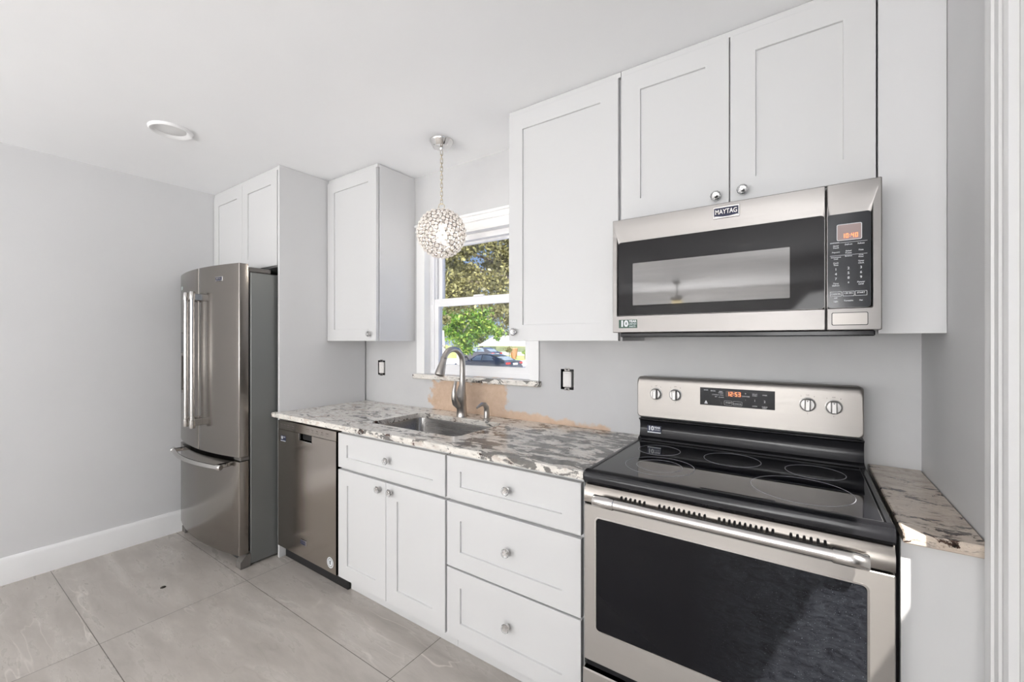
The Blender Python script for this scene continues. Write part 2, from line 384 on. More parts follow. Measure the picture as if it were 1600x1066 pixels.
def rr(x0, x1, z0, z1, r, n=5):
    out = []
    for cx, cz, a0 in ((x1-r, z0+r, -PI/2), (x1-r, z1-r, 0), (x0+r, z1-r, PI/2), (x0+r, z0+r, PI)):
        for i in range(n+1):
            a = a0 + PI/2*i/n; out.append((cx + r*math.cos(a), cz + r*math.sin(a)))
    return out
def thing(name, label, cat, loc, group=None):
    o = bpy.data.objects.new(name, None); COL.objects.link(o); o.location = loc; o.empty_display_size = .1
    o['label'] = label; o['category'] = cat
    if group: o['group'] = group
    WL[o.name] = Vector(loc); return o
def tag(o, label, cat, group=None, kind=None):
    o['label'] = label; o['category'] = cat
    if group: o['group'] = group
    if kind: o['kind'] = kind
    return o
def lab(o, label): o['label'] = label; return o
def struct(o): o['kind'] = 'structure'; return o
def sempty(name, loc):
    o = bpy.data.objects.new(name, None); COL.objects.link(o); o.location = loc; o['kind'] = 'structure'; WL[o.name] = Vector(loc); return o
def holewall(mb, x0, x1, z0, z1, ya, yb, holes, axis='Y'):
    xs = sorted({x0, x1, *[h[0] for h in holes], *[h[1] for h in holes]}); zs = sorted({z0, z1, *[h[2] for h in holes], *[h[3] for h in holes]})
    def solid(i, j):
        if i < 0 or j < 0 or i >= len(xs)-1 or j >= len(zs)-1: return False
        cx = (xs[i]+xs[i+1])/2; cz = (zs[j]+zs[j+1])/2
        return not any(h[0] < cx < h[1] and h[2] < cz < h[3] for h in holes)
    def P(a, b, h): return (a, h, b) if axis == 'Y' else (h, a, b)
    for i in range(len(xs)-1):
        for j in range(len(zs)-1):
            if not solid(i, j): continue
            a, b, c, d = xs[i], xs[i+1], zs[j], zs[j+1]
            for y in (ya, yb): mb.add([P(a, c, y), P(b, c, y), P(b, d, y), P(a, d, y)], [(0, 1, 2, 3)])
            for di, dj, e in ((-1, 0, ((a, c), (a, d))), (1, 0, ((b, c), (b, d))), (0, -1, ((a, c), (b, c))), (0, 1, ((a, d), (b, d)))):
                if not solid(i+di, j+dj):
                    (p, q), (r_, s_) = e; mb.add([P(p, q, ya), P(r_, s_, ya), P(r_, s_, yb), P(p, q, yb)], [(0, 1, 2, 3)])

# ------------------------------------------------------------------ the room
XL, XR, YB, ZC, YFAR = -3.676, .336, 1.997, 2.466, -6.5
KZ = .914                                            # worktop height
struct(MB().box(XL-.15, .70, YFAR-.15, YB+.15, -.12, 0).build('floor', M['floor'], smooth=False))
struct(MB().box(XL-.15, .70, YFAR-.15, YB+.15, ZC, ZC+.12).build('ceiling', M['ceil'], smooth=False))
WIN = (-2.08, -1.24, 1.140, 2.035)
OUT1 = (-2.567, -2.487, 1.112, 1.218); OUT2 = (-1.060, -.984, 1.103, 1.211)
mb = MB(); holewall(mb, XL-.15, .70, 0, ZC, YB, YB+.15, [WIN, OUT1, OUT2])
struct(mb.build('wall_back', M['backwall'], smooth=False))
struct(MB().box(XL-.15, XL, YFAR, YB, 0, ZC).build('wall_left', M['wallleft'], smooth=False))
OPY0, OPY1, OPZ = .02, 1.19, 2.08                    # cased opening in the right wall
mb = MB(); holewall(mb, YFAR, YB, 0, ZC, XR, XR+.12, [(OPY0, OPY1, 0, OPZ)], 'X')
struct(mb.build('wall_right', M['wall'], smooth=False))
struct(MB().box(XL-.15, .70, YFAR-.15, YFAR, 0, ZC).build('wall_front', M['room'], smooth=False))
mb = MB(); holewall(mb, OPY0-.3, YB, 0, ZC, .62, .70, [(.03, .85, 1.67, 2.275)], 'X')     # unseen wall added with a high opening shaped to let in the sun patch
struct(mb.build('wall_sun_slot', M['room'], smooth=False))
struct(MB().box(XR+.12, .70, OPY0-.4, OPY0-.3, 0, ZC).build('wall_nook', M['room'], smooth=False))
# baseboards
mb = MB(); mb.prism([(XL, 0), (XL+.016, 0), (XL+.016, .128), (XL+.011, .142), (XL+.005, .150), (XL, .150)], YFAR, YB-.005)
struct(mb.build('baseboard_left', M['trim']))
mb = MB(); mb.box(XL+.02, XR-.02, YFAR, YFAR+.016, 0, .15, .003); struct(mb.build('baseboard_front', M['trim']))
# casing of the opening on the right: stepped moulding, face towards the kitchen, plus the jamb
t = XR
prof = [(t, 1.302), (t-.012, 1.302), (t-.021, 1.297), (t-.023, 1.288), (t-.021, 1.281), (t-.021, 1.262), (t-.017, 1.259), (t-.017, 1.236), (t-.013, 1.233), (t-.013, 1.214), (t-.017, 1.209), (t-.014, 1.198), (t, 1.198)]
mb = MB(); mb.prism(prof, 0, OPZ+.1, 'Z'); struct(mb.build('trim_1', M['casing']))
mb = MB(); mb.box(XR-.001, XR+.121, OPY1-.018, OPY1, 0, OPZ, .001).box(XR+.03, XR+.07, OPY1-.03, OPY1-.018, 0, OPZ, .001); struct(mb.build('trim_2', M['trim']))
mb = MB(); mb.box(XR-.018, XR, OPY0-.11, 1.302, OPZ+.005, OPZ+.115, .003); struct(mb.build('trim_3', M['trim']))

# window: casing, recessed vinyl frame, two sashes
mb = MB(); x0, x1, z0, z1 = WIN
mb.prism([(-2.148, z0), (x0, z0), (x0, z1), (-2.148, z1)], YB-.012, YB)
mb.prism([(x1, z0), (-1.190, z0), (-1.190, z1), (x1, z1)], YB-.012, YB)
mb.box(-2.148, -1.190, YB-.012, YB, z1, z1+.05, .002).box(-2.156, -1.182, YB-.020, YB, z1+.05, z1+.064, .003).box(-2.150, -1.188, YB-.015, YB, z1+.064, z1+.085, .002).box(-2.160, -1.178, YB-.026, YB, z1+.085, z1+.102, .004)
mb.box(x0, x1, YB-.012, YB+.045, z1-.006, z1).box(x0, x0+.006, YB-.012, YB+.045, z0, z1).box(x1-.006, x1, YB-.012, YB+.045, z0, z1)
struct(mb.build('trim_4', M['trim']))
win = sempty('window_1', ((x0+x1)/2, YB+.06, z0))
yf = YB+.044
x0 += .006; x1 -= .006; z1 -= .006
mb = MB(); mb.ringprism(rr(x0, x1, z0, z1, .001, 1), rr(x0+.034, x1-.034, z0+.030, z1-.034, .001, 1), yf, yf+.08); mb.box(x0+.034, x0+.040, yf+.02, yf+.03, z0+.03, z1-.034)
mb.box(x0+.014, x0+.018, yf-.004, yf+.001, 1.60, z1-.03).box(x1-.018, x1-.014, yf-.004, yf+.001, 1.60, z1-.03)
mb.build('window_frame', M['vinyl'], win)
ls = MB(); ls.ringprism(rr(x0+.030, x1-.030, z0+.018, 1.638, .001, 1), rr(x0+.070, x1-.070, 1.205, 1.588, .001, 1), yf+.006, yf+.034)
ls.box(-1.70, -1.62, yf+.000, yf+.02, 1.636, 1.648, .003)
los = ls.build('lower_sash', M['vinyl'], win)
MB().box(x0+.065, x1-.065, yf+.018, yf+.022, 1.20, 1.592).build('pane', M['glass'], los, smooth=False)
us = MB(); us.ringprism(rr(x0+.036, x1-.036, 1.600, z1-.02, .001, 1), rr(x0+.072, x1-.072, 1.638, z1-.048, .001, 1), yf+.040, yf+.068)
uos = us.build('upper_sash', M['vinyl'], win)
MB().box(x0+.068, x1-.068, yf+.052, yf+.056, 1.634, z1-.045).build('pane', M['glass'], uos, smooth=False)
tag(MB().box(-2.165, -1.178, YB-.036, YB+.044, 1.108, 1.139, .004).build('window_sill_slab', M['granite']), 'narrow speckled granite ledge under the window behind the tap', 'window sill')

# ------------------------------------------------------------------ cabinet helpers
def knob(parent, x, yf, z):
    mb = MB(); mb.mi = 0
    mb.lathe([(.009, 0), (.009, -.003), (.005, -.005), (.005, -.012), (.011, -.013), (.011, -.015)], (x, yf, z), 'Y', 20)
    mb.mi = 1
    mb.lathe([(.006, -.0135), (.0165, -.017), (.0180, -.020), (.0155, -.025), (.008, -.028)], (x, yf, z), 'Y', 10)
    mb.mi = 0
    mb.lathe([(.0045, -.028), (.0045, -.0292), (.001, -.0296)], (x, yf, z), 'Y', 10)
    o = mb.build('knob', [M['chrome'], M['knob']], parent, ang=20); lab(o, 'cut crystal knob'); return o
def door(parent, x0, x1, z0, z1, yf, kn=None, name='door', fw=.078, rail=.076):
    d = MB().shaker(x0, x1, z0, z1, yf, .02, fw, rail).build(name, M['cab'], parent, smooth=False)
    if kn: knob(d, kn[0], yf, kn[1])
    return d
# cabinet over the refrigerator and its tall end panel
P = thing('refrigerator_end_panel', 'tall white end panel between refrigerator and worktop, reaching the ceiling', 'panel', (-2.712, 1.68, 0))
MB().box(-2.722, -2.703, 1.356, 1.987, 0, ZC-.001, .001).build('panel', M['cabside'], P, smooth=False)
c = thing('overhead_cabinet', 'white two-door cabinet above the refrigerator in the left corner', 'cabinet', (-3.2, 1.68, 1.83))
MB().box(XL+.003, -2.724, 1.379, 1.99, 1.835, 2.462).build('body', M['cab'], c, smooth=False)
door(c, XL+.006, -3.210, 1.838, 2.440, 1.356); door(c, -3.207, -2.735, 1.838, 2.440, 1.356)
MB().box(XL+.003, -2.724, 1.362, 1.379, 2.443, 2.464).build('scribe_strip', M['cab'], c, smooth=False)
# wall cabinets
YU = 1.6775
c = thing('wall_cabinet', 'tall narrow white wall cabinet left of the window, beside the end panel', 'cabinet', (-2.44, 1.84, 1.359))
MB().box(-2.701, -2.174, YU+.026, YB-.001, 1.359, 2.462, .001).build('body', M['cabside'], c, smooth=False)
door(c, -2.699, -2.176, 1.359, 2.440, YU, (-2.232, 1.403))
MB().box(-2.701, -2.176, YU+.012, YU+.026, 2.443, 2.464).build('scribe_strip', M['cab'], c, smooth=False)
c = thing('wall_cabinet', 'white wall cabinet with one wide door right of the window', 'cabinet', (-.9, 1.84, 1.359))
MB().box(-1.174, -.616, YU+.024, YB-.001, 1.359, 2.462, .001).build('body', M['cabside'], c, smooth=False)
door(c, -1.173, -.625, 1.359, 2.440, YU, (-1.139, 1.402))
MB().box(-1.174, -.616, YU+.006, YU+.024, 2.443, 2.464).build('scribe_strip', M['cab'], c, smooth=False)
c = thing('overhead_cabinet', 'white two-door cabinet directly above the microwave', 'cabinet', (-.214, 1.84, 1.845))
MB().box(-.614, .185, YU+.024, YB-.001, 1.848, 2.462, .001).build('body', M['cabside'], c, smooth=False)
door(c, -.613, -.217, 1.852, 2.440, YU, (-.258, 1.879)); door(c, -.213, .182, 1.852, 2.440, YU, (-.173, 1.885))
MB().box(-.614, .185, YU+.006, YU+.024, 2.443, 2.464).build('scribe_strip', M['cab'], c, smooth=False)
tag(MB().box(.187, XR-.001, YU+.002, YU+.020, 1.381, ZC-.001, .001).build('filler_panel', M['cabside'], smooth=False), 'plain white filler panel between microwave and right wall, up to the ceiling', 'panel')
# base cabinets
YD = 1.3554
def toe(x0, x1, label): return tag(MB().box(x0, x1, 1.41, 1.425, .001, .0985).build('toe_kick_board', M['cab'], smooth=False), label, 'toe kick')
c = thing('base_cabinet', 'white sink base cabinet with a false drawer over two doors', 'cabinet', (-1.68, 1.68, 0))
MB().box(-2.079, -1.2866, YD+.024, 1.985, .10, .66).box(-2.079, -1.2866, YD+.024, YD+.04, .66, .884).box(-2.079, -2.06, YD+.04, 1.985, .66, .884).box(-1.298, -1.2866, YD+.04, 1.985, .66, .884).build('body', M['cab'], c, smooth=False)
knob(MB().shaker(-2.078, -1.288, .677, .861, YD, .02, .075, .058).build('drawer_front', M['cab'], c, smooth=False), -1.667, YD, .776)
door(c, -2.078, -1.685, .082, .664, YD, (-1.728, .626)); door(c, -1.682, -1.288, .082, .664, YD, (-1.640, .628))
toe(-2.04, -1.262, 'white toe-kick board at the floor under the sink cabinet')
c = thing('base_cabinet', 'white three-drawer base cabinet beside the range', 'cabinet', (-.96, 1.68, 0))
MB().box(-1.2785, -.636, YD+.024, 1.985, .10, .884).build('body', M['cab'], c, smooth=False)
for (a, b, kz, rl) in ((.677, .861, .774, .058), (.386, .664, .533, .072), (.082, .378, .241, .072)):
    d = MB().shaker(-1.277, -.640, a, b, YD, .02, .075, rl).build('drawer', M['cab'], c, smooth=False); knob(d, -.953, YD, kz)
toe(-1.260, -.64, 'white toe-kick board at the floor under the three drawers')
tag(MB().box(.193, XR-.001, 1.366, 1.384, .001, .885, .001).build('filler_panel', M['cab'], smooth=False), 'plain white panel under the short worktop right of the range', 'panel')

# ------------------------------------------------------------------ worktops
SX0, SX1, SY0, SY1 = -1.957, -1.323, 1.462, 1.848
mb = MB(); sink_o = rr(SX0, SX1, SY0, SY1, .05, 7)
X0, X1, Y0, Y1 = -2.7015, -.6165, 1.3212, YB-.002
n = len(sink_o); cx, cy = (SX0+SX1)/2, (SY0+SY1)/2
def outer(e):
    out = []
    for (px, py) in sink_o:
        dx, dy = px-cx, py-cy; s = min(((X1-e if dx > 0 else X0+e)-cx)/dx if abs(dx) > 1e-9 else 1e9, ((Y1-e if dy > 0 else Y0+e)-cy)/dy if abs(dy) > 1e-9 else 1e9)
        out.append((cx+dx*s, cy+dy*s))
    for qx, qy in ((X0+e, Y0+e), (X1-e, Y0+e), (X1-e, Y1-e), (X0+e, Y1-e)):
        k = min(range(n), key=lambda i: abs(math.atan2(sink_o[i][1]-cy, sink_o[i][0]-cx) - math.atan2(qy-cy, qx-cx))); out[k] = (qx, qy)
    return out
zt, zb = KZ, .886
rows = [[(a, b, zt) for a, b in sink_o], [(a, b, zt) for a, b in outer(.003)], [(a, b, zt-.003) for a, b in outer(0)], [(a, b, zb) for a, b in outer(0)], [(a, b, zb) for a, b in sink_o]]
mb.grid(rows, closed_u=True, closed_v=True)
mb.box(-2.735, -2.7015, 1.3212, 1.354, .886, KZ, .003)
tag(mb.build('countertop', M['granite']), 'long polished white and grey granite worktop around the sink', 'worktop')
tag(MB().box(.193, XR-.001, 1.333, YB-.002, .886, KZ, .003).build('countertop', M['granite_warm'], smooth=False), 'short tan granite worktop with dark flecks right of the range', 'worktop')
# sink
sk = thing('sink', 'undermount stainless steel sink bowl set into the granite worktop', 'sink', (cx, cy, .70))
g = .006
def rro(o, z): return [(a, b, z) for a, b in rr(SX0-g+o, SX1+g-o, SY0-g+o, SY1+g-o, .05, 7)]
rows = [rro(-.018, .8845), rro(0, .8845), rro(.002, .875), rro(.006, .74), rro(.02, .715), rro(.06, .705), rro(.12, .702)]
mb = MB(); mb.grid(rows, closed_v=True, cap1=True); mb.build('bowl', M['sinksteel'], sk)
mb = MB(); mb.lathe([(.045, .703), (.045, .7055), (.038, .7055), (.034, .703), (.005, .7025)], (cx, cy+.05, 0), 'Z'); mb.build('drain', M['chrome'], sk)
# faucet
fx = -1.654; FD = .031
f = thing('faucet', 'tall brushed nickel pull-down tap arching over the sink', 'faucet', (fx, 1.883, KZ))
mb = MB()
mb.tube([(fx, 1.883, KZ+.0005), (fx, 1.883, KZ+.012), (fx, 1.881, .96), (fx, 1.869, 1.0), (fx, 1.867, 1.03), (fx, 1.879, 1.06), (fx, 1.887, 1.10), (fx, 1.888, 1.13)], [.034, .031, .029, .034, .037, .027, .019, .0175], 20)
mb.build('body', M['nickel'], f)
mb = MB(); pts = [(fx, 1.888, 1.125), (fx, 1.889, 1.20)]
ac = (1.807, 1.231); ar = .081
for i in range(0, 15):
    a = math.radians(0 + i*11.0); pts.append((fx, ac[0] + ar*math.cos(a), ac[1] + ar*math.sin(a)))
mb.tube(pts, .0165, 18); mb.build('spout', M['nickel'], f)
e = Vector(pts[-1]); dr = Vector((0, -.36, -.93)).normalized()
mb = MB(); mb.tube([e, e+dr*.004, e+dr*.006, e+dr*.03, e+dr*.075, e+dr*.098, e+dr*.104], [.0175, .019, .0175, .019, .025, .0275, .026], 20)
mb.mi = 1; mb.tube([e+dr*.1042, e+dr*.106], [.0225, .0215], 20); mb.build('spray_head', [M['nickel'], M['black']], f)
mb = MB(); mb.tube([(fx, 1.853, .985), (fx, 1.831, 1.0), (fx, 1.817, 1.03), (fx, 1.816, 1.07), (fx, 1.823, 1.105), (fx, 1.829, 1.128)], [.022, .022, .018, .013, .010, .007], 14); mb.build('lever', M['nickel'], f)
d = thing('soap_dispenser', 'small curved nickel soap pump right of the tall tap', 'soap dispenser', (-1.47, 1.884, KZ))
mb = MB(); mb.lathe([(.023, .0005), (.023, .006), (.017, .010), (.0165, .03), (.015, .055)], (-1.47, 1.884, KZ), 'Z', 20); mb.build('collar', M['nickel'], d)
mb = MB(); mb.tube([(-1.47, 1.884, .962), (-1.47, 1.882, .985), (-1.47, 1.868, 1.002), (-1.47, 1.840, 1.008), (-1.47, 1.815, 1.000), (-1.47, 1.797, .992)], [.0155, .015, .013, .010, .0075, .006], 14); mb.build('spout', M['nickel'], d)

# ------------------------------------------------------------------ outlets without cover plates
def outlet(x0, x1, z0, z1, label, tall, toggles):
    o = thing('wall_outlet', label, 'outlet', ((x0+x1)/2, YB, z0), 'wall devices without cover plates'); xc = (x0+x1)/2; w = x1-x0
    mb = MB(); mb.grid([[(a, YB+.001, b) for a, b in rr(x0+.001, x1-.001, z0+.001, z1-.001, .004)], [(a, YB+.05, b) for a, b in rr(x0+.002, x1-.002, z0+.002, z1-.002, .004)]], closed_v=True, cap1=True); mb.build('wall_box', M['black'], o)
    mb = MB(); mb.box(xc-w*.32, xc+w*.32, YB-.004, YB+.03, z0+.013, z1-.013, .003)
    if toggles: mb.box(xc-.017, xc+.017, YB-.0065, YB-.003, z0+.020, z1-.020, .002)
    else:
        for zc in (z0+.037, z1-.037): mb.lathe([(.016, -.006), (.0165, -.004), (.0165, -.001)], (xc, YB, zc), 'Y', 16)
    mb.build('device', M['white'], o)
    for zz, zs in ((z0-.005, z0-.001), (z1-.011, z1+.001)):
        mb = MB(); mb.mi = 0; mb.box(xc-.015, xc+.015, YB-.003, YB-.0005, zz, zz+.016, .0008); mb.mi = 1; mb.box(xc-.007, xc+.007, YB-.0036, YB-.003, zz+.004, zz+.012, .0003); mb.build('mounting_ear', [M['silver'], M['black']], o)
        
outlet(*OUT1, 'bare white wall outlet without cover, left of the window', 0, False)
outlet(*OUT2, 'bare white switch without cover, between window and range', 0, True)

# ------------------------------------------------------------------ refrigerator
def fy(x): return 1.090 + .265*(x+3.2)**2           # bowed front
r = thing('refrigerator', 'french-door stainless refrigerator with bottom freezer in the corner', 'refrigerator', (-3.2, 1.55, 0))
FX0, FX1 = -3.652, -2.745
mb = MB(); mb.box(FX0+.004, FX1-.001, 1.208, 1.955, .012, 1.775, .004); mb.build('case', M['fridgeside'], r, smooth=False)
def bow(x0, x1, z0, z1, yb, hole=None, rl=.012, rrt=.012):
    xs = set(np.linspace(x0, x1, 15).tolist()); zs = {z0, z1}
    if hole: xs |= {hole[0], hole[1]}; zs |= {hole[2], hole[3]}
    xs = sorted(xs); zs = sorted(zs); mb = MB()
    def Y(x):
        y = fy(x)
        for e in (x - x0, x1 - x):
            if e < .004: y += .004 - math.sqrt(max(0, .004**2 - (.004-e)**2))
        return y
    xs = sorted(set(xs) | {x0+.0005, x0+.0016, x0+.004, x1-.004, x1-.0016, x1-.0005})
    for i in range(len(xs)-1):
        a, b = xs[i], xs[i+1]
        for j in range(len(zs)-1):
            c, d = zs[j], zs[j+1]
            if hole and hole[0]-1e-6 <= a and b <= hole[1]+1e-6 and hole[2]-1e-6 <= c and d <= hole[3]+1e-6: continue
            mb.add([(a, Y(a), c), (b, Y(b), c), (b, Y(b), d), (a, Y(a), d)], [(0, 1, 2, 3)])
        for z in (z0, z1): mb.add([(a, Y(a), z), (b, Y(b), z), (b, yb, z), (a, yb, z)], [(0, 1, 2, 3)])
        mb.add([(a, yb, z0), (b, yb, z0), (b, yb, z1), (a, yb, z1)], [(0, 1, 2, 3)])
    for x in (x0, x1): mb.add([(x, Y(x), z0), (x, yb, z0), (x, yb, z1), (x, Y(x), z1)], [(0, 1, 2, 3)])
    # weld coincident vertices so the bowed front shades smoothly
    key = {}; nv = []; mp = []
    for p in mb.v:
        k = tuple(round(c, 5) for c in p)
        if k not in key: key[k] = len(nv); nv.append(p)
        mp.append(key[k])
    mb.v = nv; mb.f = [[mp[i] for i in f_] for f_ in mb.f]
    return mb
def bar_handle(parent, pts, r0, standoffs, sleeve=.045):
    mb = MB(); mb.tube(pts, r0, 18)
    a, b = Vector(pts[0]), Vector(pts[-1]); da = (Vector(pts[1])-a).normalized(); db = (Vector(pts[-2])-b).normalized()
    mb.tube([a-da*.004, a, a+da*sleeve, a+da*(sleeve+.002)], [r0*1.1, r0*1.28, r0*1.28, r0*1.05], 18)
    mb.tube([b-db*.004, b, b+db*sleeve, b+db*(sleeve+.002)], [r0*1.1, r0*1.28, r0*1.28, r0*1.05], 18)
    for so in standoffs: mb.box(*so, .004)
    return mb.build('handle', M['steelpol'], parent)
def badge(parent, x, y, z, w, h, body='MAYTAG', name='badge', slope=0.0):
    mb = MB(); mb.mi = 0; mb.box(x-w/2, x+w/2, y-.003, y+.004, z-h/2, z+h/2, .001)
    mb.mi = 1; mb.box(x-w*.46, x+w*.46, y-.0036, y-.002, z-h*.38, z+h*.38, .0004)
    mb.mi = 0; mb.text(body, h*.56, (x, y-.0038, z+h*.02), .0004, bold=h*.004, sx_=.74)
    mb.add([(x-w*.44, y-.0042, z-h*.30), (x, y-.0042, z-h*.42), (x+w*.44, y-.0042, z-h*.30), (x+w*.44, y-.0042, z-h*.36), (x, y-.0042, z-h*.48), (x-w*.44, y-.0042, z-h*.36)], [(0, 1, 4, 5), (1, 2, 3, 4)])
    if slope: mb.v = [(p[0], p[1] + slope*(p[0]-x), p[2]) for p in mb.v]
    return mb.build(name, [M['steelpol'], M['navy']], parent, smooth=False)
split = -3.182
hole = (-3.588, -3.415, 1.005, 1.415)
dl = bow(FX0, split-.0025, .668, 1.822, 1.195, hole).build('door', M['steelv'], r)
dr_ = bow(split+.0025, FX1, .668, 1.822, 1.195).build('door', M['steelv'], r)
fz = bow(FX0, FX1, .085, .640, 1.195).build('freezer_drawer', M['steelv'], r)
lab(fz, 'bottom freezer drawer with bowed bar handle')
mb = MB(); hx0, hx1, hz0, hz1 = hole; ya = fy((hx0+hx1)/2)+.002
mb.mi = 0; mb.grid([[(a, fy(a)-.003, b) for a, b in rr(hx0-.006, hx1+.006, hz0-.006, hz1+.006, .008)], [(a, fy(a)-.003, b) for a, b in rr(hx0+.012, hx1-.012, hz0+.014, 1.255, .006)], [(a, fy(a)+.06, b) for a, b in rr(hx0+.014, hx1-.014, hz0+.016, 1.250, .006)]], closed_v=True, cap1=True)
mb.mi = 1; mb.grid([[(a, fy(a)-.0045, b) for a in (hx0+.003, hx1-.003)] for b in (1.280, 1.412)])
mb.box(hx0+.06, hx1-.06, ya+.03, ya+.05, 1.12, 1.22, .004)
lab(mb.build('dispenser', [M['greyplastic'], M['panel']], dl), 'recessed ice and water dispenser under a dark display')
mb = MB(); mb.grid([[(x, fy(x)-.0008, z) for x in (-3.60, -3.57, -3.545)] for z in (1.712, 1.738)]); mb.build('sticker', M['stickergrey'], dl, smooth=False)
badge(dr_, -2.925, fy(-2.925)-.001, 1.737, .070, .028, slope=.53*.275)
for par, hx, dx in ((dl, -3.235, -3.225), (dr_, -3.135, -3.125)):
    bar_handle(par, [(hx, 1.040, .818), (hx, 1.040, 1.0), (hx, 1.040, 1.4), (hx, 1.040, 1.664)], .0125, [(hx-.011, hx+.011, 1.036, fy(hx)+.004, 1.612, 1.656), (hx-.011, hx+.011, 1.036, fy(hx)+.004, .828, .872)])
hp = [(x, fy(x)-.062+.012*((x+3.2)/.375)**2, .612) for x in np.linspace(-3.575, -2.825, 13)]
bar_handle(fz, hp, .0125, [(-3.555, -3.520, 1.06, fy(-3.54)+.004, .602, .624), (-2.880, -2.845, 1.06, fy(-2.86)+.004, .602, .624)], .03)
mb = MB(); mb.box(FX0+.01, FX1-.004, 1.199, 1.33, 1.776, 1.806, .006); mb.build('hinge_cover', M['greyplastic'], r)
mb = MB(); mb.box(FX0+.012, FX1-.012, 1.196, 1.208, .09, 1.79); mb.build('door_gasket', M['black'], r, smooth=False)
for (a, b) in ((FX0, FX0+.055), (FX1-.06, FX1)):
    mb = MB(); mb.prism([(1.152, .001), (1.2075, .001), (1.2075, .078), (1.185, .076), (1.165, .055), (1.152, .040)], a, b, 'X'); mb.build('foot', M['greyplastic'], r, smooth=False)
mb = MB(); mb.box(FX0+.06, FX1-.065, 1.195, 1.2075, .01, .08); mb.build('base_grille', M['darkgrey'], r, smooth=False)
mb = MB(); mb.box(FX1-.09, FX1-.002, 1.152, 1.20, .643, .665, .003); mb.build('hinge', M['greyplastic'], r, smooth=False)

# ------------------------------------------------------------------ dishwasher
w = thing('dishwasher', 'stainless steel dishwasher under the worktop left of the sink cabinet', 'dishwasher', (-2.39, 1.66, 0))
DX0, DX1, DY = -2.699, -2.0835, 1.346
MB().box(DX0+.004, DX1-.004, 1.372, 1.97, .10, .865).build('tub', M['darkgrey'], w, smooth=False)
MB().box(DX0+.004, -2.045, 1.392, 1.408, .001, .098).build('toe_kick', M['black'], w, smooth=False)
mb = MB(); px0, px1, pz0, pz1 = -2.455, -2.320, .772, .810
holewall(mb, DX0, DX1, .088, .812, DY, DY+.034, [(px0, px1, pz0, .812)])
mb.grid([[(px0, DY+.001, pz0), (px1, DY+.001, pz0), (px1, DY+.001, .811), (px0, DY+.001, .811)], [(px0, DY+.028, pz0), (px1, DY+.028, pz0), (px1, DY+.028, .811), (px0, DY+.028, .811)]], closed_v=True, cap1=True)
dd = mb.build('door', M['steeldw'], w, smooth=False)
mb = MB(); mb.box(px0+.004, px1-.002, DY+.020, DY+.027, pz0+.006, .811); mb.build('pocket', M['black'], dd, smooth=False)
mb = MB(); mb.box(px0-.004, px0+.003, DY-.003, DY+.01, pz0-.004, .812, .001).box(px0-.004, px1+.002, DY-.003, DY+.01, pz0-.005, pz0+.002, .001); mb.build('pocket_rim', M['steelpol'], dd, smooth=False)
cp = MB().box(DX0, DX1, DY-.001, DY+.034, .813, .868, .002).build('control_strip', M['steeldw'], w, smooth=False)
mb = MB()
for i, (x, s) in enumerate(((-2.655, 'Normal'), (-2.615, 'Heavy'), (-2.575, 'Quick'), (-2.52, 'Options'), (-2.36, 'Heat Dry'), (-2.31, 'Rinse'), (-2.265, 'Delay'), (-2.215, 'Start'), (-2.165, 'Cancel'))):
    MB().text(s, .008, (x, DY-.0012, .846), .0002).box(x-.014, x+.014, DY-.0013, DY-.0008, .833, .8345).build('key_label', M['printgrey'], cp, smooth=False)
badge(dd, -2.405, DY-.001, .180, .062, .030)
mb = MB(); mb.mi = 0; mb.lathe([(.030, -.0006), (.030, -.001), (.024, -.0011), (.024, -.0006)], (-2.137, DY, .142), 'Y', 28, False); mb.lathe([(.020, -.0008), (.001, -.0010)], (-2.137, DY, .142), 'Y', 24)
mb.mi = 1; mb.text('E', .026, (-2.137, DY-.0012, .142), .0003, bold=.001)
mb.build('round_sticker', [M['print'], M['printdark']], dd, smooth=False)
mb = MB(); mb.mi = 0; mb.box(-2.665, -2.605, DY-.0008, DY, .742, .777); mb.mi = 1; mb.text('10', .024, (-2.650, DY-.001, .763), .0003, bold=.001).text('YEAR', .009, (-2.622, DY-.001, .768), .0003).box(-2.664, -2.606, DY-.0012, DY-.0007, .7425, .746)
mb.build('sticker', [M['navy'], M['print']], dd, smooth=False)

# ------------------------------------------------------------------ range
G = thing('range', 'freestanding stainless electric range with black glass top', 'range', (-.216, 1.62, 0))
RX0, RX1, RY = -.612, .179, 1.322
MB().box(RX0+.006, RX1-.006, 1.368, 1.93, .03, .884).build('body', M['black'], G, smooth=False)
mb = MB(); pr = [(1.325, .879), (1.318, .888), (1.318, .910), (1.322, .917), (1.332, .9205), (1.348, .922), (1.348, .879)]
mb.prism(pr, RX0, RX1, 'X'); mb.box(RX0, RX0+.016, 1.348, 1.915, .879, .922, .003).box(RX1-.016, RX1, 1.348, 1.915, .879, .922, .003).box(RX0, RX1, 1.895, 1.915, .879, .923, .002).box(RX0+.01, RX1-.01, 1.34, 1.90, .879, .915)
top = mb.build('cooktop', M['blackgloss'], G)
mb = MB(); mb.box(RX0+.017, RX1-.017, 1.349, 1.894, .912, .9212, .001); gl = mb.build('glass_surface', M['glassblack'], top, smooth=False)
mb = MB()
def ringf(x, y, R, wd=.0016): mb.ringprism([(x+R*math.cos(2*PI*i/64), y+R*math.sin(2*PI*i/64)) for i in range(64)], [(x+(R-wd)*math.cos(2*PI*i/64), y+(R-wd)*math.sin(2*PI*i/64)) for i in range(64)], .9211, .9216, 'Z')
ringf(-.415, 1.513, .115); ringf(-.415, 1.513, .076); ringf(-.216, 1.742, .094); ringf(.032, 1.735, .084); ringf(-.006, 1.507, .128); ringf(-.475, 1.730, .080)
mb.build('burner_rings', M['ring'], top, smooth=False)
